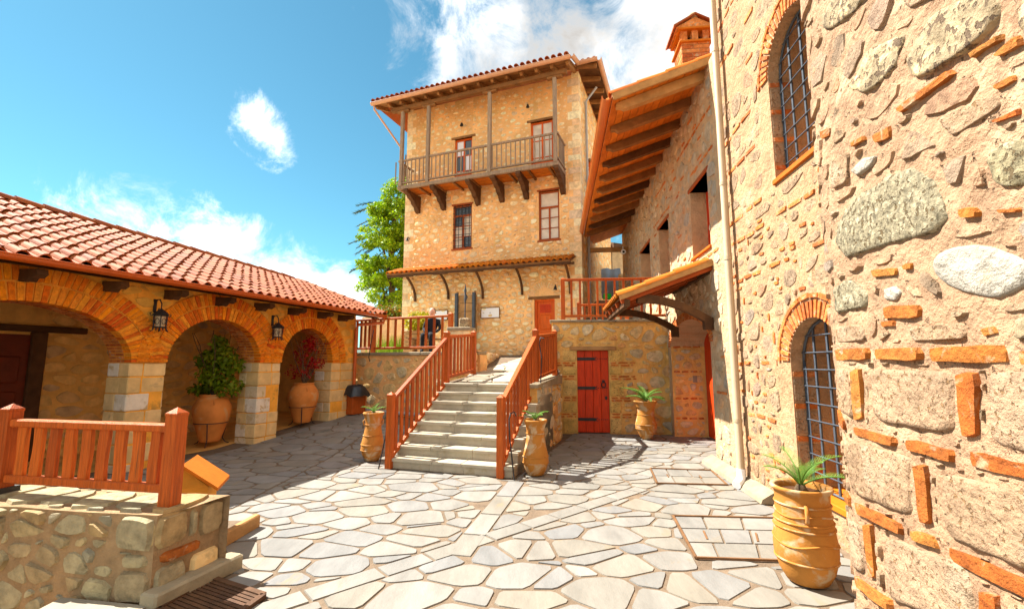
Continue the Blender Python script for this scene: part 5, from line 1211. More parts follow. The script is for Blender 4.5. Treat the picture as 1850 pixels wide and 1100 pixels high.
for o, sd in ((lo, 1), (hi, 2)):
    voussoirs(FCh, o[0] - .01, o[1] + .01, o[3], o[4], .17, 26, cw, 'brick', -.28, .016, gap=.42, seed=sd)
    voussoirs(FCh, o[0] - .21, o[1] + .21, o[3], o[4] + .2, .045, 12, cw, 'brick', -.03, .02, gap=.08, seed=sd + 5)
    mm = MB(); FCh.box(mm, o[0] - .08, o[1] + .03, o[2] - .06, o[2] + .003, -.6, .03, .008); mm.build('sill', 'tile_orange', cw)
    FJ2 = Fr(tuple(FCh.p(o[1], 0, 0).to_2d()), tuple((-FCh.n).to_2d())); FJ2.n = -FCh.d
    for z in [o[2] + .12 + i * .34 for i in range(4)]:
        if z < o[3]: mm = MB(); FJ2.box(mm, .01, .27, z, z + .055, -.03, .008, .005); mm.build('brick', 'brick', cw)
        if z + .3 < o[3]: mm = MB(); FJ2.box(mm, .005, .28, z + .075, z + .32, -.03, .006, .012); mm.build('quoin', 'porous', cw)
    win = MB()
    a, b, c, d, r = o; F2 = FCh
    def G(s, z): return F2.p(s, z, -.13)
    win.tube([G(a + .02, c + .02), G(a + .02, d)] + [G((a + b) / 2 - ((b - a) / 2 - .02) * math.cos(math.pi * i / 14), d + (r - .02) * math.sin(math.pi * i / 14)) for i in range(15)] + [G(b - .02, d), G(b - .02, c + .02), G(a + .02, c + .02)], .016, 6)
    win = win.build('window_grille', 'iron_blue', chu)
    for i in range(1, 4):
        s = a + (b - a) * i / 4; h = d + r * math.sqrt(max(0, 1 - ((s - (a + b) / 2) / ((b - a) / 2)) ** 2)); mm = MB(); mm.bar(G(s, c), G(s, h - .02), .012, .008); mm.build('grille_bar', 'iron_blue', win)
    z = c + .17
    while z < d + r - .08:
        hw_ = (b - a) / 2 if z < d else (b - a) / 2 * math.sqrt(max(0, 1 - ((z - d) / r) ** 2)); mm = MB(); mm.tube([G((a + b) / 2 - hw_ + .01, z) + F2.n * .015, G((a + b) / 2 + hw_ - .01, z) + F2.n * .015], .008, 6); mm.build('grille_bar', 'iron_blue', win); z += .175
    mm = MB(); mm.quad(F2.p(a - .1, c - .1, -.56), F2.p(b + .1, c - .1, -.56), F2.p(b + .1, d + r + .1, -.56), F2.p(a - .1, d + r + .1, -.56)); mm.build('inner_shutter', 'tan_wood', chu)
pip = thing('rain_pipe', FCh.p(SP, .1, .1), 'tall cream rain downpipe on the corner of the church wall', 'pipe')
mb = MB(); mb.tube([FCh.p(SP, 10, .1), FCh.p(SP, .16, .1), FCh.p(SP - .02, .09, .12), FCh.p(SP - .10, .06, .2)], .05, 14); mb.build('pipe', 'pipe_cream', pip)
mb = MB(); mb.tube([FCh.p(SP, .24, .1), FCh.p(SP, .14, .1), FCh.p(SP - .03, .085, .13), FCh.p(SP - .11, .055, .21)], .058, 14); mb.build('elbow', 'white_panel', pip)
for z in (.85, 3.1, 4.2, 6.3, 8.3): mb = MB(); mb.tube([FCh.p(SP, z, .1), FCh.p(SP, z + .05, .1)], .056, 14); mb.build('collar', 'pipe_cream', pip)
mb = MB(); prof = [(0, 0), (.17, 0), (.15, .05), (.0, .14)]
for a, b in ((-1.1, .02), (.02, 1.15)): mb.prism([FCh.p(a, z, n) for n, z in prof], [FCh.p(b, z, n) for n, z in prof])
tag(mb.build('wall_kerb', 'coping', fix=True), 'pale sloped kerb along the foot of the church wall', 'kerb')

# ------------------------------------------------------------------ apse wall right beside the camera
AP = Fr((1.755, 2.72), (-.2083, -.978))
RC = .40
def apm(s, z, n):
    if s >= RC: return AP.p(s, z, n)
    a = min(math.pi / 2, (RC - s) / RC); c = AP.p(RC, 0, -RC)
    q = AP.n * math.cos(a) - AP.d * math.sin(a)
    return c + q * (RC + n) + Vector((0, 0, z)) - (AP.d * max(0, (RC - s) - RC * math.pi / 2) if False else Vector())
aps = thing('church_apse', AP.p(1, 0, 0), 'rounded church apse wall of big pitted stones framed by orange bricks, nearest on the right', 'apse')
mb = MB(); NS, NZ = 110, 170; s_a, s_b, z_a, z_b = RC - RC * math.pi / 2, 2.9, -.15, 5.2
P = []
for j in range(NZ + 1):
    for i in range(NS + 1):
        s = s_a + (s_b - s_a) * i / NS; z = z_a + (z_b - z_a) * j / NZ; q = Vector((s * 3, z * 3, 1.7))
        n = -.008 + .010 * noise.noise(q) + .008 * noise.noise(q * 3.1) + .007 * noise.noise(q * 9)
        P.append(apm(s, z, n))
mb.add(P, [(j * (NS + 1) + i, j * (NS + 1) + i + 1, (j + 1) * (NS + 1) + i + 1, (j + 1) * (NS + 1) + i) for j in range(NZ) for i in range(NS)], True)
e0 = apm(s_a, 0, 0); 
mb.quad(Vector((e0.x, e0.y, -.15)), Vector((e0.x, e0.y, 5.2)), Vector((3.3, 3.2, 5.2)), Vector((3.3, 3.2, -.15)))
amain = mb.build('plaster', 'plaster_near', aps)
def appoly(pts): return [AP.px(*p) for p in pts]
R = random.Random(19)
AB = [[(1505, 630), (1570, 627), (1570, 650), (1505, 652)], [(1578, 628), (1668, 627), (1668, 653), (1578, 650)], [(1678, 626), (1828, 620), (1828, 658), (1678, 653)], [(1838, 630), (1960, 626), (1960, 668), (1838, 660)],
      [(1538, 663), (1556, 663), (1561, 762), (1545, 764)], [(1725, 667), (1765, 668), (1771, 795), (1740, 793)],
      [(1538, 767), (1622, 793), (1620, 810), (1540, 784)], [(1631, 790), (1729, 815), (1727, 838), (1631, 810)], [(1742, 809), (1960, 862), (1960, 894), (1742, 838)],
      [(1653, 833), (1676, 836), (1682, 952), (1662, 948)], [(1543, 905), (1632, 948), (1631, 969), (1546, 926)], [(1642, 953), (1690, 970), (1698, 995), (1644, 975)],
      [(1706, 982), (1960, 1095), (1960, 1128), (1708, 1010)], [(1558, 940), (1576, 945), (1584, 1050), (1570, 1046)], [(1771, 1060), (1805, 1072), (1808, 1160), (1771, 1145)],
      [(1540, 1035), (1612, 1085), (1611, 1108), (1542, 1056)], [(1502, 735), (1527, 762), (1526, 782), (1503, 752)], [(1518, 880), (1536, 900), (1537, 920), (1519, 900)],
      [(1732, 374), (1768, 372), (1772, 396), (1735, 397)], [(1795, 378), (1850, 374), (1850, 385), (1797, 386)], [(1595, 552), (1666, 549), (1664, 574), (1597, 577)],
      [(1572, 487), (1625, 482), (1622, 497), (1574, 501)], [(1628, 477), (1652, 472), (1650, 486), (1630, 489)], [(1617, 198), (1722, 120), (1728, 131), (1622, 210)],
      [(1745, 100), (1810, 58), (1813, 70), (1748, 111)], [(1790, 103), (1845, 55), (1852, 82), (1800, 108)], [(1792, 155), (1838, 130), (1840, 145), (1795, 168)],
      [(1785, 222), (1850, 190), (1850, 205), (1790, 228)], [(1575, 245), (1612, 225), (1612, 250), (1580, 260)], [(1482, 237), (1503, 229), (1501, 248), (1484, 254)],
      [(1768, 590), (1800, 585), (1812, 605), (1775, 612)], [(1535, 258), (1562, 243), (1564, 252), (1537, 268)], [(1590, 640 - 60), (1620, 576), (1620, 590), (1592, 592)]]
for q in AB:
    q = appoly(q)
    if area(q) < 0: q = q[::-1]
    # break straight sides a little so that the brick looks hand laid
    o = []
    for i in range(len(q)):
        a, b = q[i], q[(i + 1) % len(q)]; l = math.hypot(a[0] - b[0], a[1] - b[1]); k = 4 if l > .12 else 2
        for t in range(k): f = (t + .18) / k; o.append((a[0] + (b[0] - a[0]) * f + R.uniform(-.003, .003), a[1] + (b[1] - a[1]) * f + R.uniform(-.003, .003)))
    mm = MB(); piece(mm, o, apm, R.uniform(.004, .010), .006, .1, .04, -.04, R); mm.build('brick', 'brick_near', amain)
AS_ = [('porous', [(1508, 665), (1532, 665), (1541, 758), (1513, 742)]), ('porous', [(1566, 662), (1718, 668), (1730, 788), (1577, 762)]), ('porous', [(1780, 668), (1960, 662), (1960, 848), (1786, 802)]),
       ('porous', [(1520, 790), (1648, 822), (1652, 938), (1537, 892)]), ('porous', [(1692, 848), (1960, 905), (1960, 1080), (1702, 968)]), ('porous', [(1592, 962), (1756, 1022), (1762, 1150), (1600, 1080)]),
       ('porous', [(1522, 930), (1552, 945), (1562, 1040), (1530, 1020)]), ('porous', [(1822, 1080), (1960, 1145), (1960, 1300), (1825, 1200)]),
       ('conglomerate', [(1506, 405), (1530, 362), (1600, 314), (1652, 292), (1690, 322), (1706, 360), (1722, 395), (1698, 420), (1650, 432), (1570, 455), (1520, 474), (1504, 440)]),
       ('conglomerate', [(1778, 292), (1800, 258), (1850, 245), (1885, 300), (1850, 345), (1800, 340)]),
       ('white_stone', [(1672, 480), (1700, 447), (1760, 437), (1830, 455), (1872, 490), (1850, 530), (1790, 545), (1710, 522)]),
       ('porous_dark', [(1530, 165), (1566, 90), (1640, 55), (1622, 120), (1565, 172)]), ('porous_dark', [(1632, 138), (1650, 60), (1700, 8), (1810, -30), (1800, 50), (1725, 108), (1655, 150)]),
       ('porous_dark', [(1478, 40), (1500, 0), (1550, -50), (1590, -40), (1545, 25), (1492, 62)]), ('conglomerate', [(1503, 522), (1530, 502), (1568, 528), (1564, 556), (1508, 568)]),
       ('white_stone', [(1535, 310), (1560, 285), (1585, 280), (1575, 300), (1548, 318)]), ('white_stone', [(1596, 522), (1618, 515), (1632, 528), (1618, 545), (1598, 540)]),
       ('porous', [(1508, 590), (1560, 585), (1566, 615), (1512, 620)]), ('porous', [(1640, 592), (1740, 580), (1750, 612), (1645, 617)]), ('porous_dark', [(1830, 575), (1960, 555), (1960, 605), (1832, 615)]),
       ('porous', [(1690, 215), (1800, 165), (1815, 190), (1720, 250)]), ('porous', [(1500, 285), (1535, 270), (1530, 330), (1502, 345)]),
       ('porous_dark', [(1830, 20), (1900, -40), (1960, -60), (1960, 60), (1860, 90)]), ('porous', [(1620, -20), (1660, -60), (1720, -70), (1690, -10), (1640, 20)])]
ah = []
for q in AB + [q for _, q in AS_]:
    q = appoly(q); c = cen(q); q = q if area(q) > 0 else q[::-1]
    # convex hull as the keep-out shape
    pts = sorted(q); lo_, up_ = [], []
    for p in pts:
        while len(lo_) > 1 and (lo_[-1][0] - lo_[-2][0]) * (p[1] - lo_[-2][1]) - (lo_[-1][1] - lo_[-2][1]) * (p[0] - lo_[-2][0]) <= 0: lo_.pop()
        lo_.append(p)
    for p in reversed(pts):
        while len(up_) > 1 and (up_[-1][0] - up_[-2][0]) * (p[1] - up_[-2][1]) - (up_[-1][1] - up_[-2][1]) * (p[0] - up_[-2][0]) <= 0: up_.pop()
        up_.append(p)
    ah.append([(c[0] + (x - c[0]) * 1.03, c[1] + (y - c[1]) * 1.03) for x, y in lo_[:-1] + up_[:-1]])
lay(cells(-.15, 2.4, 1.72, 4.6, .19, .125, 181, jit=.5, wv=1.3, holes=ah), apm, amain, 'stone', ['plaster_near', 'plaster_near', 'church_stone', 'stone_right'], d=(-.006, .007), bev=.016, bulge=.2, tiltv=.04, gap=.006, rk=.25, jit=.14, seed=182, limit=150, n0=-.05)
lay(cells(-.15, 2.4, -.1, 1.72, .10, .075, 183, jit=.5, wv=1.3, holes=ah), apm, amain, 'stone', ['plaster_near', 'plaster_near', 'church_stone'], d=(-.004, .008), bev=.012, bulge=.3, tiltv=.05, gap=.006, rk=.25, jit=.14, seed=184, limit=80, n0=-.05)
def boulder(mb, poly, mp, d, R, rough=.02, rings=7, n=40, flat=.75):
    """near stone: concentric rings of a rounded outline, displaced by noise"""
    q = rounded(rounded(poly, .25), .25); c = cen(q); o = roughen(q, R, 0.0, n); sd = R.uniform(0, 50); V = []
    for k in range(rings):
        f = 1 - (k / (rings - .5)) ** 1.3; h = d * min(1, (1 - f) / (1 - flat)) ** .6
        for i, (x, y) in enumerate(o):
            w = 1 + (.05 * noise.noise(Vector((x * 12 + sd, y * 12, 0))) if k < 2 else 0); a, b = c[0] + (x - c[0]) * f * w, c[1] + (y - c[1]) * f * w
            V.append(mp(a, b, (-.04 if k == 0 else h + rough * (noise.noise(Vector((a * 14, b * 14, sd))) + .6 * noise.noise(Vector((a * 40, b * 40, sd)))))))
    V.append(mp(c[0], c[1], d))
    F = [(k * n + i, k * n + (i + 1) % n, (k + 1) * n + (i + 1) % n, (k + 1) * n + i) for k in range(rings - 1) for i in range(n)] + [((rings - 1) * n + i, (rings - 1) * n + (i + 1) % n, rings * n) for i in range(n)]
    mb.add(V, F, True)
for m_, q in AS_:
    q = appoly(q)
    if area(q) < 0: q = q[::-1]
    o = []
    for i in range(len(q)):
        a, b = q[i], q[(i + 1) % len(q)]; k = 3 if len(q) < 6 else 1
        for t in range(k): f = t / k; o.append((a[0] + (b[0] - a[0]) * f, a[1] + (b[1] - a[1]) * f))
    mm = MB(); big = m_ in ('conglomerate', 'porous_dark', 'white_stone')
    boulder(mm, o, apm, .008 if big else .003, R, .012 if m_ in ('conglomerate', 'porous_dark') else .004, flat=.6 if big else .93); mm.build('stone', m_, amain)

# ================================================================== foreground parapet on the left
par = thing('parapet_wall', (-2.9, 3.8, 0), 'low rubble stone parapet wall in the left foreground', 'wall')
PH = .58
FP1 = Fr((-2.50, 3.37), (-.989, .147)).flip()     # front face, s to the left
FP2 = Fr((-2.50, 3.37), (.265, .964))            # end face on the right
if FP1.n.y > 0: FP1.flip()
if FP2.n.x < 0: FP2.flip()
def ptop(x, y): return PH + .012 * noise.noise(Vector((x * 3, y * 3, 0)))
mb = MB(); n = 40
def wob(p): return p + Vector((noise.noise(p * 3), noise.noise(p * 3 + Vector((9, 0, 0))), noise.noise(p * 3 + Vector((0, 9, 0))))) * .014
G = []
for j in range(13):
    for i in range(61): G.append(wob(FP1.p(i * .11, -.7 + j * (PH + .7) / 12, 0)))
mb.add(G, [(j * 61 + i, j * 61 + i + 1, (j + 1) * 61 + i + 1, (j + 1) * 61 + i) for j in range(12) for i in range(60)], True)
G = []
for j in range(13):
    for i in range(11): G.append(wob(FP2.p(i * .053, -.7 + j * (PH + .7) / 12, 0)))
mb.add(G, [(j * 11 + i, j * 11 + i + 1, (j + 1) * 11 + i + 1, (j + 1) * 11 + i) for j in range(12) for i in range(10)], True)
G = []
for j in range(11):
    for i in range(61): G.append(wob(FP1.p(i * .11 - .26 * .53 * j / 10 * max(0, 1 - i / 10), PH, 0) - FP1.n * (j * .0515)))
mb.add(G, [(j * 61 + i, j * 61 + i + 1, (j + 1) * 61 + i + 1, (j + 1) * 61 + i) for j in range(10) for i in range(60)], True)
q = [FP1.p(-.14, -.5, -.515), FP1.p(6.6, -.5, -.515), FP1.p(6.6, PH, -.515), FP1.p(-.14, PH, -.515)]; mb.quad(*q)
pcore = mb.build('core', 'parapet_mortar', par)
hl = [rect(-.02, .34, .33, .6), rect(-.02, .30, -.1, .22), rect(-.02, .45, .24, .31)]
lay(cells(0, 4.6, -.45, PH, .18, .13, 151, jit=.5, wv=1.1, holes=hl), FP1.p, pcore, 'stone', 'parapet_stone', d=(.004, .03), bev=.014, bulge=.15, tiltv=.16, gap=.003, rk=.17, jit=.07, seed=152)
for fr, lst in ((FP1, [(.0, .32, .335, .572, 'parapet_stone'), (.0, .28, 0.0, .215, 'parapet_stone'), (.02, .25, .228, .32, 'parapet_stone')]), (FP2, [(-.01, .24, .335, .575, 'parapet_stone'), (.245, .305, .33, .575, 'parapet_stone'), (.32, .53, .31, .575, 'parapet_stone'), (.0, .25, .02, .225, 'parapet_stone'), (.02, .38, .238, .315, 'brick_near'), (.27, .53, .03, .22, 'ashlar')])):
    for a, b, c, d, m_ in lst:
        mm = MB(); qq = rounded([(a, c), ((a + b) / 2, c - .004), (b, c), (b + .004, (c + d) / 2), (b, d), ((a + b) / 2, d + .003), (a, d), (a - .003, (c + d) / 2)], .2, .02); piece(mm, roughen(qq, rnd, .05, 16), fr.p, .03, .02, .3, .08); mm.build('stone' if m_ != 'brick_near' else 'brick', m_, pcore)
def tmap(a, b, n): return FP1.p(a, PH + n, -b)
lay(cells(-.05, 4.6, .01, .50, .30, .40, 153, jit=.25, wv=.4), tmap, pcore, 'top_stone', 'parapet_stone', d=(.012, .03), bev=.012, bulge=.1, gap=.01, rk=.2, jit=.05, seed=154)
railing('parapet_railing', 'chunky orange-brown wooden railing on the left foreground parapet', [FP1.p(.07, PH + .02, -.16), FP1.p(1.70, PH + .02, -.24), FP1.p(3.4, PH + .02, -.32)], [9, 9], .70, .12, .56, pw=.050, bw=.043, bt=.016, rail_w=.04, wavy=True)
mm = MB(); fb_ = FP1.p(1.70, PH + .01, -.24); mm.obox(fb_ + Vector((0, 0, .03)), FP1.d, FP1.n, (0, 0, 1), .075, .075, .03); tag(mm.build('post_shoe', 'iron'), 'black iron shoe at the foot of the left parapet railing post', 'bracket')
mm = MB(); mm.cbox(((-2.36, 3.63, .05)), (0.265, .964, 0), (.964, -.265, 0), (0, 0, 1), .36, .075, .055, .015); tag(mm.build('kerb_stone', 'coping'), 'long worn kerb stone at the foot of the parapet end', 'kerb')
mm = MB(); mm.box8([(XP - .06, 2.2, -.02), (-2.42, 2.2, -.02), (-2.46, 3.30, -.02), (XP - .06, 3.41, -.02), (XP - .06, 2.2, .028), (-2.42, 2.2, .028), (-2.46, 3.30, .028), (XP - .06, 3.41, .028)]); tag(mm.build('marble_slab', 'slab_pale'), 'pale marble slab lying in front of the left parapet', 'slab')
mb = MB(); mb.box8([(XP - .02, -.5, -.6), (XP + .1, -.5, -.6), (XP + .1, 3.45, -.6), (XP - .02, 3.45, -.6), (XP - .02, -.5, -.016), (XP + .1, -.5, -.016), (XP + .1, 3.45, -.016), (XP - .02, 3.45, -.016)]); struct(mb.build('pit_side', 'parapet_mortar'))
# drain grating
gr = thing('drain_grating', (-1.9, 3.0, 0), 'rusty iron drain grating in the left foreground paving', 'grating')
dd = [Vector((*p, 0)) for p in drain]; mb = MB()
for i in range(4): mb.bar(dd[i] + Vector((0, 0, .012)), dd[(i + 1) % 4] + Vector((0, 0, .012)), .022, .014)
mb.build('frame', 'rust', gr)
for i in range(1, 12):
    f = i / 12; mb = MB(); mb.bar(dd[0].lerp(dd[3], f) + Vector((0, 0, .006)), dd[1].lerp(dd[2], f) + Vector((0, 0, .006)), .013, .010); mb.build('bar', 'rust', gr)
mb = MB(); mb.add([p + Vector((0, 0, -.008)) for p in dd], [(0, 1, 2, 3)]); mb.build('pit', 'far_dark', gr)
# timber trough and the little roofed box
tg = thing('timber_trough', (-2.62, 4.7, 0), 'short pale timber beam with a shallow trough lying on the paving behind the parapet', 'beam')
mb = MB(); mb.cbox((-2.62, 4.55, .06), (.05, 1, 0), (1, 0, 0), (0, 0, 1), .34, .035, .06, .012); mb.build('beam', 'tan_wood', tg)
mb = MB(); mb.obox((-2.81, 4.55, .03), (.05, 1, 0), (1, 0, 0), (0, 0, 1), .32, .15, .028); mb.build('base', 'joint', tg)
bx = thing('roofed_box', (-3.1, 4.75, 0), 'small box with an orange pitched roof standing behind the wooden parapet railing', 'box')
c = onz(352, 893, .45); c = Vector((-3.02, 4.42, 0)); u1 = Vector((.93, .36, 0)); u2 = Vector((-.36, .93, 0))
mb = MB(); mb.obox(c + Vector((0, 0, .26)), u1, u2, (0, 0, 1), .20, .18, .27); mb.build('body', 'mortar_arcade', bx)
for e in (-1, 1):
    mb = MB(); a = c + u1 * e * .29 + Vector((0, 0, .50)); b = c + Vector((0, 0, .72))
    mb.box8([a - u2 * .25, b - u2 * .25, b + u2 * .25, a + u2 * .25] + [p + Vector((0, 0, .03)) for p in (a - u2 * .25, b - u2 * .25, b + u2 * .25, a + u2 * .25)]); mb.build('roof_panel', 'tile_orange', bx, fix=True)
mb = MB(); mb.prism([c + u1 * .2 + u2 * -.181 + Vector((0, 0, .53)), c - u1 * .2 + u2 * -.181 + Vector((0, 0, .53)), c + u2 * -.181 + Vector((0, 0, .70))], [c + u1 * .2 + u2 * .181 + Vector((0, 0, .53)), c - u1 * .2 + u2 * .181 + Vector((0, 0, .53)), c + u2 * .181 + Vector((0, 0, .70))]); mb.build('gable', 'mortar_arcade', bx, fix=True)

# ================================================================== pots and plants
def pot(loc, prof, label, m='terracotta', rings=(), handles=None, soil=None, group='terracotta pots', name='terracotta_pot', wav=()):
    t = thing(name, loc, label, 'pot', group); c = Vector(loc)
    P = [(0.001, 0)] + prof; R_, Z_ = prof[-1]
    P = P + [(R_ - .03, Z_ - .005), (R_ - .04, Z_ - .05), (R_ - .05, Z_ - .16), (0.001, Z_ - .17)]
    fine = []
    for (r0, z0), (r1, z1) in zip(P, P[1:]): fine += [(r0, z0), ((r0 + r1) / 2, (z0 + z1) / 2)]
    fine.append(P[-1])
    mb = MB(); mb.lathe(fine, c, 48); mb.build('body', m, t)
    def rad(z):
        for (r0, z0), (r1, z1) in zip(prof, prof[1:]):
            if z0 <= z <= z1: return r0 + (r1 - r0) * (z - z0) / max(1e-6, z1 - z0)
        return prof[-1][0]
    for z in rings:
        mb = MB(); r = rad(z) + .003; mb.tube([c + Vector((r * math.cos(a), r * math.sin(a), z)) for a in [i * math.pi / 24 for i in range(49)]], .008, 6, False); mb.build('raised_band', m, t)
    for z, amp in wav:
        mb = MB(); mb.tube([c + Vector(((rad(z + amp * math.sin(a * 3)) + .002) * math.cos(a), (rad(z + amp * math.sin(a * 3)) + .002) * math.sin(a), z + amp * math.sin(a * 3))) for a in [i * math.pi / 24 for i in range(49)]], .007, 6, False); mb.build('wavy_band', m, t)
    if handles:
        for an in handles[0]:
            z0, z1 = handles[1]; d = Vector((math.cos(an), math.sin(an), 0)); k = handles[2]
            mb = MB(); mb.tube([c + d * (rad(z0) - .01) + Vector((0, 0, z0)), c + d * (rad(z0) + k) + Vector((0, 0, z0 + .015)), c + d * (rad(z1) + k) + Vector((0, 0, z1 - .02)), c + d * (rad(z1) - .01) + Vector((0, 0, z1))], .014, 8); mb.build('handle', m, t)
    zs_ = Z_ - .05
    mb = MB(); P = [c + Vector((0, 0, zs_ + .01))]; F = []
    for r in (.5, 1):
        for i in range(20): a = i * math.pi / 10; P.append(c + Vector(((R_ - .042) * r * math.cos(a), (R_ - .042) * r * math.sin(a), zs_ + rnd.uniform(-.008, .01) * (r < 1))))
    F = [(0, 1 + i, 1 + (i + 1) % 20) for i in range(20)] + [(1 + i, 21 + i, 21 + (i + 1) % 20, 1 + (i + 1) % 20) for i in range(20)]
    mb.add(P, F, True); mb.build('soil', 'soil', t)
    return c + Vector((0, 0, zs_))
def cycad(c, label, fronds, length, seed, lift=(.7, 1.1), width=.12, leaflets=26):
    t = thing('cycad_palm', c, label, 'plant', 'young cycads in pots'); R = random.Random(seed)
    mb = MB(); mb.lathe([(.001, .06), (.03, .05), (.045, .02), (.04, -.02)], c, 10); mb.build('stem', 'bark', t)
    for k in range(fronds):
        az = 2 * math.pi * k / fronds + R.uniform(-.3, .3); el = R.uniform(*lift); Ln = length * R.uniform(.75, 1.1)
        d = Vector((math.cos(az), math.sin(az), 0)); pts = []; p = Vector(c) + Vector((0, 0, .04)); a = el
        for i in range(13): pts.append(p.copy()); p = p + (d * math.cos(a) + Vector((0, 0, 1)) * math.sin(a)) * Ln / 12; a -= .085 * R.uniform(.8, 1.3)
        mb = MB(); mb.tube(pts, [.007 * (1 - i / 14) + .001 for i in range(13)], 5)
        side = d.cross(Vector((0, 0, 1)))
        for i in range(leaflets):
            f = .12 + .88 * i / (leaflets - 1); x = f * 12; j = min(11, int(x)); q = pts[j].lerp(pts[j + 1], x - j); tg_ = (pts[j + 1] - pts[j]).normalized(); nu = side.cross(tg_)
            ll = width * math.sin(math.pi * min(1, .22 + f * .74)) ** .7
            for e in (-1, 1):
                v = (side * e * .85 + tg_ * .55 + nu * .28).normalized(); wv = tg_ * (.0024 if leaflets > 25 else .006)
                tip = q + v * ll; mid = q + v * ll * .5 + nu * .006
                mb.add([q - wv, q + wv, mid + wv * .9, tip, mid - wv * .9], [(0, 1, 2, 3, 4)])
        mb.build('frond', 'leaf_cycad', t)
big = [(.15, 0), (.165, .01), (.215, .10), (.25, .24), (.253, .32), (.238, .45), (.222, .58), (.216, .70), (.22, .78), (.243, .795), (.25, .815), (.243, .83)]
PB_ = onz(1460, 1050); pb = pot((PB_.x, PB_.y, .008), [(r * .86, z * .84) for r, z in big], 'big orange terracotta pot with raised bands, right foreground by the grilled window', rings=(.17, .40, .445, .57), wav=((.30, .016), (.50, .012)), handles=([-2.0, 1.1], (.47, .59), .03))
cycad(pb, 'small feathery cycad in the big foreground pot', 8, .42, 5, (.62, 1.25), .085, 30)
tall = [(.105, 0), (.12, .01), (.165, .10), (.192, .20), (.185, .29), (.155, .42), (.135, .54), (.135, .64), (.15, .72), (.175, .77), (.18, .785), (.17, .80)]
PR_ = onz(968, 858); pb = pot((PR_.x, PR_.y, .008), tall, 'slender waisted terracotta pot at the foot of the stairs, right of the steps', rings=(.18, .27, .6), handles=([-2.3, .8], (.58, .68), .02))
cycad(pb, 'broad-leaved young cycad in the pot right of the steps', 7, .27, 6, (.6, 1.1), .06, 9)
PL_ = onz(672, 832); pb = pot((PL_.x, PL_.y, .008), tall, 'slender waisted terracotta pot at the foot of the stairs, left of the steps', rings=(.18, .27, .42, .6), handles=([-2.8, .4], (.58, .68), .02))
cycad(pb, 'tiny broad-leaved plant in the pot left of the steps', 5, .24, 7, (.8, 1.2), .06, 8)
wide = [(.10, 0), (.115, .01), (.17, .12), (.225, .24), (.225, .32), (.19, .45), (.17, .55), (.18, .65), (.215, .74), (.25, .79), (.255, .805), (.245, .815)]
PD_ = onz(1168, 793); pb = pot((PD_.x, PD_.y, .008), wide, 'waisted terracotta pot with flared rim standing beside the red plank door', rings=(.22, .31, .52))
cycad(pb, 'large green cycad fanning out of the pot beside the red plank door', 13, .55, 8, (.35, 1.2), .10, 22)
jar = [(.17, 0), (.18, .01), (.22, .14), (.29, .36), (.335, .56), (.33, .68), (.27, .80), (.215, .86), (.23, .885), (.235, .90), (.225, .91)]
def foliage(mb, c, rx, ry, rz_, n, size, R, shell=.55, droop=0.2):
    for i in range(n):
        while True:
            v = Vector((R.uniform(-1, 1), R.uniform(-1, 1), R.uniform(-1, 1))); l = v.length
            if shell * R.random() < l < 1: break
        p = Vector(c) + Vector((v.x * rx, v.y * ry, v.z * rz_)); leaf(mb, p, size * R.uniform(.6, 1.3), R, droop)
def leaf(mb, p, s, R, droop=.2):
    a = Vector((R.uniform(-1, 1), R.uniform(-1, 1), R.uniform(-1, .6) - droop)).normalized(); b = a.cross(Vector((R.uniform(-1, 1), R.uniform(-1, 1), R.uniform(-1, 1)))).normalized()
    mb.add([p, p + a * s * .5 + b * s * .28, p + a * s, p + a * s * .5 - b * s * .28], [(0, 1, 2, 3)])
def jarplant(px, py, zf, label_j, label_p, label_s, m, spec, seed, kind, n):
    J = onz(px, py, zf); t = pot((J.x, J.y, zf + .07), jar, label_j, 'terracotta_red', rings=(.34,), handles=([-.9, 2.2], (.72, .80), .02), name='storage_jar', group='big storage jars in the arcade')
    st = thing('iron_stand', (J.x, J.y, zf), label_s, 'stand', 'iron stands of the storage jars')
    mb = MB(); mb.tube([Vector((J.x + .29 * math.cos(a), J.y + .29 * math.sin(a), zf + .43)) for a in [i * math.pi / 16 for i in range(33)]], .009, 6, False); mb.build('ring', 'iron', st)
    for k in range(3):
        a = k * 2.09 - 1.2; d = Vector((math.cos(a), math.sin(a), 0)); B = Vector((J.x, J.y, zf)); mb = MB(); mb.tube([B + d * .30 + Vector((0, 0, .43)), B + d * .22 + Vector((0, 0, .12)), B + d * .27 + Vector((0, 0, .03)), B + d * .34], .009, 6); mb.build('leg', 'iron', st)
    sh = thing('jar_shrub', t, label_p, 'shrub', 'shrubs in the storage jars'); R = random.Random(seed)
    mb = MB(); tips = []
    for k in range(9):
        d = Vector((R.uniform(-.35, .35), R.uniform(-.35, .35), 1)); pts = [t + Vector((0, 0, -.02))]
        for i in range(5): d += Vector((R.uniform(-.25, .25), R.uniform(-.25, .25), 0)); pts.append(pts[-1] + d.normalized() * spec[2] * .24)
        mb.tube(pts, [.014, .012, .01, .008, .006, .004], 5); tips += pts[2:]
    mb.build('stems', 'bark', sh)
    mb = MB()
    for q in spec[3]: 
        c = t + Vector(q[:3])
        foliage(mb, c, q[3], q[3], q[4], int(n * q[5]), spec[1], R)
    mb.build('foliage', m, sh)
jarplant(378, 803, .05, 'big storage jar under the middle arch holding the green shrub', 'bushy green leafy shrub growing in the jar under the middle arch', 'thin iron stand ring under the jar of the green shrub', 'leaf_mid', (0, .10, 1.15, [(.0, 0, .40, .34, .26, .8), (.10, 0, .80, .28, .26, .7), (-.20, .1, .75, .24, .22, .5), (-.25, .1, .15, .26, .12, .5), (.30, -.05, .22, .26, .20, .5), (.05, 0, 1.08, .14, .14, .25), (.34, 0, .62, .2, .16, .35)]), 41, 0, 520)
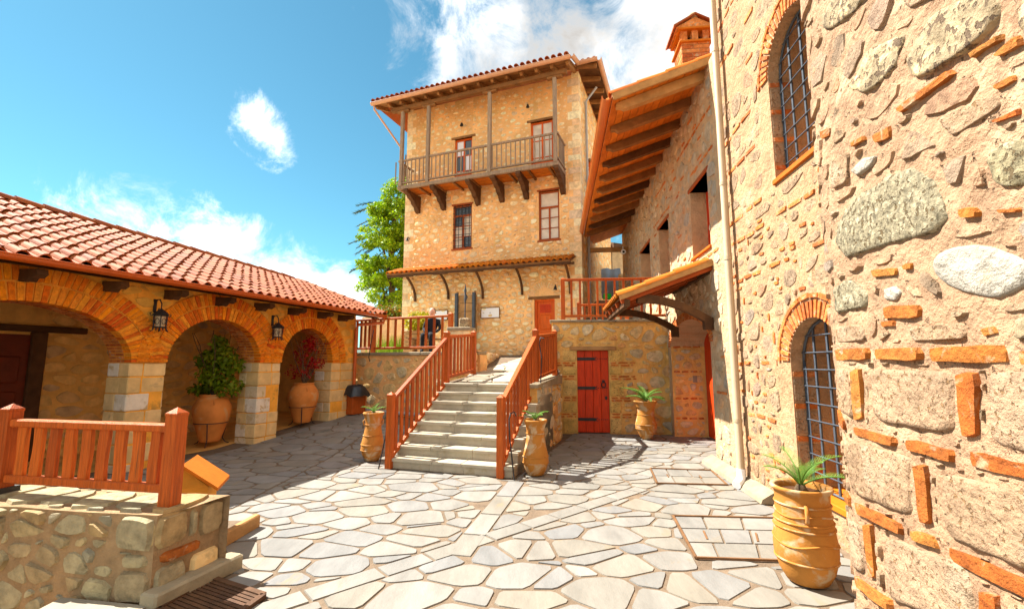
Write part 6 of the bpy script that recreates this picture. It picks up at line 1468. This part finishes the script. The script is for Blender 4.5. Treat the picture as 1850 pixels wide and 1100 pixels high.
jarplant(545, 768, .20, 'big storage jar under the narrow right arch holding the red shrub', 'sparse red-leaved shrub growing in the jar under the narrow right arch', 'thin iron stand ring under the jar of the red shrub', 'leaf_red', (0, .07, 1.0, [(.0, 0, .75, .26, .3, .6), (.25, 0, .5, .22, .12, .35), (-.1, 0, .3, .3, .2, .4), (.1, 0, 1.0, .16, .16, .35)]), 42, 1, 380)

# ------------------------------------------------------------------ waste bin with black bag
bp = FW.p(.35, 0, .45); bz = ground(bp.x, bp.y)
bn = thing('waste_bin', (bp.x, bp.y, bz), 'square red waste bin with a black bag hanging over its rim', 'bin')
mb = MB(); FW.box(mb, .10, .62, bz, bz + .62, .22, .70, .012); mb.build('box', 'rail_wood', bn)
mb = MB(); P = []; n = 26; R = random.Random(2)
for r, zz in ((.0, .70), (.28, .75), (.36, .70), (.46, .55), (.50, .47)):
    for i in range(n):
        a = 2 * math.pi * i / n; k = 1 + (.08 if r > .3 else .02) * math.sin(5 * a + r * 9) + R.uniform(-.03, .03)
        P.append(FW.p(.36 + r * k * math.cos(a) * .95, bz + zz + (R.uniform(-.05, .04) if r > .4 else R.uniform(-.015, .015)), .46 + r * k * math.sin(a) * .8))
mb.add(P, [(j * n + i, j * n + (i + 1) % n, (j + 1) * n + (i + 1) % n, (j + 1) * n + i) for j in range(4) for i in range(n)], True); mb.build('bag', 'black_plastic', bn)

# ------------------------------------------------------------------ things on the left terrace
pd = thing('stone_pedestal', (-1.0, 11.25, TZ - .5), 'stone and brick pedestal at the head of the stairs carrying an iron finial', 'pedestal')
pc = ond(834, 600, 11.3)
mb = MB(); mb.obox((pc.x, pc.y, 1.95), (1, -.2, 0), (.2, 1, 0), (0, 0, 1), .26, .22, .48); mb.build('base', 'stone_tower', pd)
for i in range(3): mb = MB(); mb.cbox((pc.x - .17 + i * .17, pc.y - .21, 2.30), (1, -.2, 0), (.2, 1, 0), (0, 0, 1), .078, .04, .03, .006); mb.build('brick', 'brick', pd)
mb = MB(); mb.cbox((pc.x, pc.y, 2.47), (1, -.2, 0), (.2, 1, 0), (0, 0, 1), .30, .26, .04, .015); mb.build('cap', 'coping', pd)
fn = thing('iron_finial', (pc.x + .08, pc.y, 2.51), 'slim iron finial on a stone block atop the pedestal', 'finial')
mb = MB(); mb.cbox((pc.x + .08, pc.y, 2.63), (1, -.2, 0), (.2, 1, 0), (0, 0, 1), .13, .11, .12, .03); mb.build('block', 'porous_dark', fn)
mb = MB(); X, Y = pc.x + .08, pc.y; mb.tube([(X, Y, 2.74), (X, Y, 3.12), (X, Y, 3.2), (X + .02, Y, 3.28), (X, Y, 3.36), (X, Y, 3.44), (X, Y, 3.52), (X, Y, 3.62)], [.016, .016, .03, .045, .022, .035, .015, .004], 8); mb.build('rod', 'iron_blue', fn)
fx = thing('display_frame', FT.p(3.9, TZ, .35), 'wooden display frame with two dark posts standing before the tower wall', 'frame')
a, za = FT.px(826, 525, .35); b, zb = FT.px(857, 525, .35)
for s in (a, b): mb = MB(); mb.cbox(FT.p(s, (TZ + 4.0) / 2 + .1, .38), FT.d, FT.n, (0, 0, 1), .055, .055, (4.0 - TZ) / 2 + .1, .01); mb.build('post', 'iron_blue', fx)
z = 2.5; R = random.Random(4)
while z < 4.0: h = R.uniform(.28, .42); mb = MB(); FT.box(mb, b - .06 - R.uniform(0, .1), a + .06 + R.uniform(0, .1), z, z + h - .02, .26, .315, .01); mb.build('board', 'tan_wood', fx); z += h
for s in (a + .02, b - .0): mb = MB(); mb.cbox(FT.p(s, 4.05, .28), FT.d, FT.n, (0, 0, 1), .035, .03, .22, .008); mb.build('stake', 'tan_wood', fx)
mb = MB(); FT.box(mb, b - .12, b + .12, 2.35, 2.75, .40, .44, .01); mb.build('blue_tag', 'blue_paint', fx)
for (x0, x1, y0, y1, lab) in ((870, 902, 557, 573, 'white notice board on the tower wall between the display frame and the door'), (783, 808, 562, 577, 'white notice board on the tower wall left of the display frame')):
    a, zt_ = FT.px(x0, y0, .03); b, zb_ = FT.px(x1, y1, .03); nb_ = thing('notice_board', FT.p((a + b) / 2, zb_, .02), lab, 'board', 'notice boards on the tower')
    mb = MB(); FT.box(mb, b, a, zb_, zt_, .025, .045); mb.build('panel', 'white_panel', nb_)
    mb = MB()
    for s0, s1, z0, z1 in ((b - .025, b, zb_ - .025, zt_ + .025), (a, a + .025, zb_ - .025, zt_ + .025), (b, a, zt_, zt_ + .025), (b, a, zb_ - .025, zb_)): FT.box(mb, s0, s1, z0, z1, .02, .06)
    mb.build('frame', 'brown_wood', nb_)
    mb = MB(); m_ = (a + b) / 2; FT.box(mb, m_ - .03, m_ + .03, (zb_ + zt_) / 2 - .015, (zb_ + zt_) / 2 + .015, .045, .048); mb.build('mark', 'pipe_grey', nb_)
yp = ond(757, 600, 14.2)
plt = thing('wooden_planter', (yp.x, yp.y, TZ), 'wooden planter box on the left terrace under the yellow bush', 'planter')
for i in range(6): mb = MB(); mb.cbox((yp.x, yp.y, TZ + .08 + i * .115), (.907, -.421, 0), (.421, .907, 0), (0, 0, 1), .36, .30, .052, .01); mb.build('board', 'tan_wood', plt)
yb = thing('yellow_bush', (yp.x, yp.y, TZ + .7), 'round yellow-green bush in the wooden planter behind the terrace railing', 'shrub')
mb = MB(); R = random.Random(9); mb.tube([(yp.x, yp.y, TZ + .65), (yp.x, yp.y, TZ + 1.0)], .03, 6); mb.build('stem', 'bark', yb)
mb = MB(); foliage(mb, (yp.x, yp.y, TZ + 1.0), .48, .48, .34, 1600, .09, R); mb.build('foliage', 'leaf_yellow', yb)
gp = ond(715, 600, 15.6); ggr = thing('grass_clump', (gp.x, gp.y, TZ), 'clump of tall fresh grass on the left terrace behind the railing', 'plant')
mb = MB()
for i in range(420):
    p = Vector((gp.x + R.gauss(0, .35), gp.y + R.gauss(0, .25), TZ)); d = Vector((R.uniform(-.25, .25), R.uniform(-.25, .25), 1)) * R.uniform(.3, .75); mb.add([p - Vector((.012, 0, 0)), p + Vector((.012, 0, 0)), p + d], [(0, 1, 2)])
mb.build('blades', 'leaf_grass', ggr)
# visitor in black
pp = ond(781, 590, 13.1); base = Vector((pp.x, pp.y, TZ - .02))
bch = thing('terrace_bench', base, 'low dark wooden bench on the left terrace under the seated person', 'bench')
for e in (-.5, .4): mb = MB(); mb.cbox(base + Vector((e, .05, .20)), (1, 0, 0), (0, 1, 0), (0, 0, 1), .04, .18, .20, .008); mb.build('leg', 'brown_wood', bch)
for k in range(3): mb = MB(); mb.cbox(base + Vector((-.05, -.08 + k * .13, .42)), (1, 0, 0), (0, 1, 0), (0, 0, 1), .62, .058, .02, .006); mb.build('seat_plank', 'brown_wood', bch)
man = thing('person', base, 'person in black clothes sitting behind the left terrace railing beside the yellow bush', 'person')
sk = [(0, .03, .54), (0, .03, .72), (0, .01, .92), (0, .0, 1.03), (0, -.01, 1.09), (0, -.02, 1.16), (-.02, -.10, .53), (.05, -.46, .53), (.06, -.50, .09), (.06, -.60, .05), (-.16, -.08, .53), (-.18, -.45, .53), (-.19, -.48, .09), (-.19, -.58, .05),
      (.17, .0, .95), (.23, -.04, .72), (.16, -.24, .62), (.10, -.32, .60), (-.17, .0, .95), (-.24, -.04, .72), (-.16, -.26, .62), (-.10, -.34, .60)]
ed = [(0, 1), (1, 2), (2, 3), (3, 4), (4, 5), (0, 6), (6, 7), (7, 8), (8, 9), (0, 10), (10, 11), (11, 12), (12, 13), (2, 14), (14, 15), (15, 16), (16, 17), (2, 18), (18, 19), (19, 20), (20, 21)]
rad_ = [.15, .14, .16, .075, .07, .075, .10, .07, .05, .04, .10, .07, .05, .04, .07, .052, .04, .032, .07, .052, .04, .032]
hz = Vector((0, -.02, -.44))
me = D.meshes.new('body'); me.from_pydata([tuple(base + Vector(v)) for v in sk], ed, []); me.update()
body = D.objects.new('body', me); me.materials.append(MATS['black_cloth']); me.materials.append(MATS['skin']); link(body, man)
md = body.modifiers.new('skin', 'SKIN')
if not me.skin_vertices: me.attributes
if me.skin_vertices:
    for i, v in enumerate(me.skin_vertices[0].data): v.radius = (rad_[i], rad_[i] * .82); v.use_root = (i == 0)
body.modifiers.new('sub', 'SUBSURF').levels = 2; body.modifiers['sub'].render_levels = 2
hb0 = base + hz
mb = MB(); mb.lathe([(.001, .13), (.05, .115), (.082, .06), (.085, 0), (.07, -.055), (.045, -.10), (.001, -.12)], hb0 + Vector((0, -.015, 1.63)), 18)
mb.tube([hb0 + Vector((0, -.095, 1.64)), hb0 + Vector((0, -.115, 1.605)), hb0 + Vector((0, -.09, 1.60))], [.008, .016, .008], 6)
for e in (-1, 1): mb.tube([hb0 + Vector((e * .083, 0, 1.65)), hb0 + Vector((e * .095, .01, 1.62)), hb0 + Vector((e * .08, 0, 1.59))], [.01, .018, .008], 6)
head = mb.build('head', 'skin', man)
for e in (-1, 1): mb = MB(); mb.lathe([(.001, .01), (.012, 0), (.001, -.01)], hb0 + Vector((e * .03, -.094, 1.635)), 8); mb.build('eye', 'iron', head)
mb = MB(); mb.tube([hb0 + Vector((-.022, -.085, 1.565)), hb0 + Vector((0, -.092, 1.563)), hb0 + Vector((.022, -.085, 1.565))], .005, 5); mb.build('mouth', 'red_door', head)
mb = MB(); mb.lathe([(.001, .145), (.06, .125), (.094, .06), (.095, 0), (.085, -.03)], hb0 + Vector((0, .008, 1.635)), 16); mb.build('hair', 'hair', head)

# ------------------------------------------------------------------ trees behind
def tree(loc, label, crown, n, size, m, seed, trunk_r, top, name='leafy_tree'):
    t = thing(name, loc, label, 'tree'); R = random.Random(seed); b = Vector(loc); mb = MB()
    pts = [b]; 
    for i in range(6): pts.append(b + Vector((R.uniform(-.15, .15), R.uniform(-.15, .15), top * (i + 1) / 6)))
    mb.tube(pts, [trunk_r * (1 - i / 7.5) for i in range(7)], 9)
    for c in crown:
        e = b + Vector(c[:3]); s = pts[max(1, min(5, int(c[2] / top * 6) - 1))]; mb.tube([s, s.lerp(e, .5) + Vector((0, 0, .2)), e], [trunk_r * .4, trunk_r * .25, .03], 6)
    mb.build('trunk', 'bark', t)
    mb = MB()
    for c in crown:
        for k in range(int(c[5] * 16)):       # clumps inside each lobe
            while True:
                v = Vector((R.uniform(-1, 1), R.uniform(-1, 1), R.uniform(-1, 1)))
                if .35 < v.length < 1: break
            q = b + Vector((c[0] + v.x * c[3], c[1] + v.y * c[3], c[2] + v.z * c[4])); r = R.uniform(.18, .42)
            foliage(mb, q, r * 1.2, r * 1.2, r * .7, int(n), size, R, .3)
    mb.build('crown', m, t)
tb = ond(704, 640, 25)
tree((tb.x, tb.y, 0), 'bright green leafy tree behind the left side of the tower', [(-.3, 0, 5.6, 1.4, .9, 2.2), (-.9, .3, 6.9, 1.2, 1.0, 2.4), (.2, 0, 7.6, 1.6, 1.2, 3.0), (-.7, -.3, 8.8, 1.2, 1.0, 2.4), (.5, .4, 9.9, 1.5, 1.2, 2.6), (-.6, 0, 10.4, .8, .7, 1.4), (.6, 0, 11.2, 1.0, 1.0, 1.6), (1.4, 0, 8.4, 1.5, 2, 2.0)], 95, .17, 'leaf_bright', 3, .28, 11)
fb2 = ond(722, 640, 27)
fir = thing('fir_tree', (fb2.x, fb2.y, 0), 'dark fir tree whose feathery branches poke out behind the bright green tree', 'tree'); R = random.Random(21)
mb = MB(); mb.tube([(fb2.x, fb2.y, 0), (fb2.x, fb2.y, 7), (fb2.x, fb2.y, 14.5)], [.32, .22, .04], 9); mb.build('trunk', 'bark', fir)
mb = MB()
for (px, py) in ((640, 385), (632, 440), (632, 492), (660, 522), (690, 505), (660, 460), (690, 535), (650, 415)):
    e = ond(px, py, 26.5); s = Vector((fb2.x, fb2.y, e.z + R.uniform(.2, .9))); 
    for br in range(3):
        e2 = e + Vector((R.uniform(-.1, .4) * br, R.uniform(-.6, .6) * br, R.uniform(-.25, .35) * br)); pts = [s.lerp(e2, i / 8) + Vector((0, 0, .35 * math.sin(math.pi * i / 8))) for i in range(9)]
        mb.tube(pts, [.04 * (1 - i / 9) + .008 for i in range(9)], 5)
        for i in range(260):
            f = R.uniform(.35, 1) ; x = f * 8; j = min(7, int(x)); q = pts[j].lerp(pts[j + 1], x - j); d = (e2 - s).normalized(); sd = d.cross(Vector((0, 0, 1))) * R.choice((-1, 1))
            v = (d * .6 + sd * R.uniform(.2, 1) + Vector((0, 0, R.uniform(-.5, .15)))).normalized() * R.uniform(.12, .34); w2 = v.cross(Vector((R.uniform(-1, 1), R.uniform(-1, 1), 1))).normalized() * .02
            mb.add([q - w2 * .8, q + w2 * .8, q + v], [(0, 1, 2)])
mb.build('branches', 'leaf_fir', fir)
hb = ond(710, 560, 20.5); hg = thing('flowering_hedge', (hb.x, hb.y, 2), 'clipped green hedge with reddish tips left of the tower base', 'hedge')
mb = MB(); R = random.Random(33)
for k in range(5): foliage(mb, (hb.x - .5 + k * .32, hb.y, hb.z - .1 + R.uniform(-.08, .08)), .34, .4, .34, 420, .12, R)
mb.build('foliage', 'leaf_hedge', hg)
mb = MB(); mb.obox((hb.x - .2, hb.y, (hb.z - .35 + TZ) / 2), (1, 0, 0), (0, 1, 0), (0, 0, 1), 1.1, .25, (hb.z - .35 - TZ) / 2); tag(mb.build('garden_wall', 'far_wall'), 'low pale garden wall under the hedge left of the tower', 'wall')

# ------------------------------------------------------------------ alley between tower and right-hand building
fhz = thing('far_house', ond(1100, 500, 25), 'weathered plaster house at the end of the alley beside the tower', 'building')
p0, p1 = ond(1068, 500, 24.5), ond(1131, 500, 25.5)
FH = Fr((p0.x, p0.y), (p1.x - p0.x, p1.y - p0.y)); Lh = (p1 - p0).length
mb = MB(); FH.box(mb, 0, Lh, 2, 8.4, -3, 0); mb.build('wall', 'far_wall', fhz)
for a in (.62, 1.25): mb = MB(); FH.box(mb, a, a + .16, 5.9, 8.2, 0, .05); mb.build('timber_post', 'far_dark', fhz)
mb = MB(); FH.box(mb, 1.35, Lh + .35, 8.0, 8.3, -3, .3); mb.build('eave', 'dark_wood', fhz)
mb = MB(); FH.box(mb, .9, 1.1, 6.9, 7.2, .02, .2, .02); mb.build('wall_lamp', 'iron', fhz)
tp0 = ond(1103, 500, 19); tarp = MB(); R = random.Random(6); P = []
for j in range(7):
    for i in range(13): P.append((tp0.x - .45 + i * .075, tp0.y + (.0 if j < 4 else .1 * (j - 3)) + .03 * math.sin(i * 1.3), tp0.z - .95 + min(j, 4) * .33 + .03 * math.sin(i * .9 + j)))
tarp.add(P, [(j * 13 + i, j * 13 + i + 1, (j + 1) * 13 + i + 1, (j + 1) * 13 + i) for j in range(6) for i in range(12)], True)
tag(tarp.build('tarpaulin', 'blue_tarp'), 'grey-blue tarpaulin draped over stored goods in the alley', 'tarpaulin')
lw_ = thing('alley_wall', ond(1138, 520, 18.5), 'low stone wall in the alley right of the tarpaulin', 'wall'); a = ond(1120, 495, 18.5); b = ond(1162, 495, 18.5)
FL = Fr((a.x, a.y), (1, 0)); core = wall_body(FL, 0, b.x - a.x + .5, 2.5, a.z, .3).build('core', 'far_wall', lw_)
lay(cells(0, b.x - a.x + .5, 2.6, a.z, .3, .22, 161), FL.p, core, 'stone', 'stone_right', d=(.01, .04), seed=162)
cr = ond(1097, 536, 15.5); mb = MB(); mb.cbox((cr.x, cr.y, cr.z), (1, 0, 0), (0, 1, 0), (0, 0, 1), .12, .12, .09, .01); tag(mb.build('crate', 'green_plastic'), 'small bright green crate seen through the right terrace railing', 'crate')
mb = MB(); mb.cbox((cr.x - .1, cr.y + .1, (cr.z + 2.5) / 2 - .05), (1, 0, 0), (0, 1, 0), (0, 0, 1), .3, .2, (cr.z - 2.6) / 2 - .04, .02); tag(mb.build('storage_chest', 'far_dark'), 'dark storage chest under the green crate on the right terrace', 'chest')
dp = FTs.p(.9, 0, .08); mb = MB(); mb.tube([(dp.x, dp.y, 2.6), (dp.x, dp.y, 11.5), tuple(FTs.p(.9, 12, .5))], .045, 8); mb.build('downpipe', 'pipe_grey', tow)
mb = MB(); FTs.box(mb, 1.6, 2.5, 7.4, 9.4, 0, .06, .01); mb.build('shutter', 'orange_door', tow)
mb = MB(); FTs.box(mb, 1.5, 2.6, 9.4, 9.5, 0, .1, .01); mb.build('lintel', 'brown_wood', tow)
tc_ = ond(1150, 480, 30); tree((tc_.x, tc_.y, 2), 'dark leafy tree at the far end of the alley', [(0, 0, 5.6, 1.0, 1.0, .8), (.6, 0, 6.8, 1.2, 1.0, .8), (.9, 0, 5.0, 1.1, 1.2, .8)], 40, .22, 'leaf_mid', 8, .2, 6)

# ------------------------------------------------------------------ hills on the horizon
mb = MB(); n = 90; P = []
for i in range(n):
    a = 2 * math.pi * i / n; r = 800; h = 26 + 22 * noise.noise(Vector((math.cos(a) * 3, math.sin(a) * 3, .5))); P += [(r * math.cos(a), r * math.sin(a), -5), (r * 1.12 * math.cos(a), r * 1.12 * math.sin(a), max(6, h))]
mb.add(P, [(2 * i, (2 * i + 2) % (2 * n), (2 * i + 3) % (2 * n), 2 * i + 1) for i in range(n)], True); struct(mb.build('hills', 'hill'))
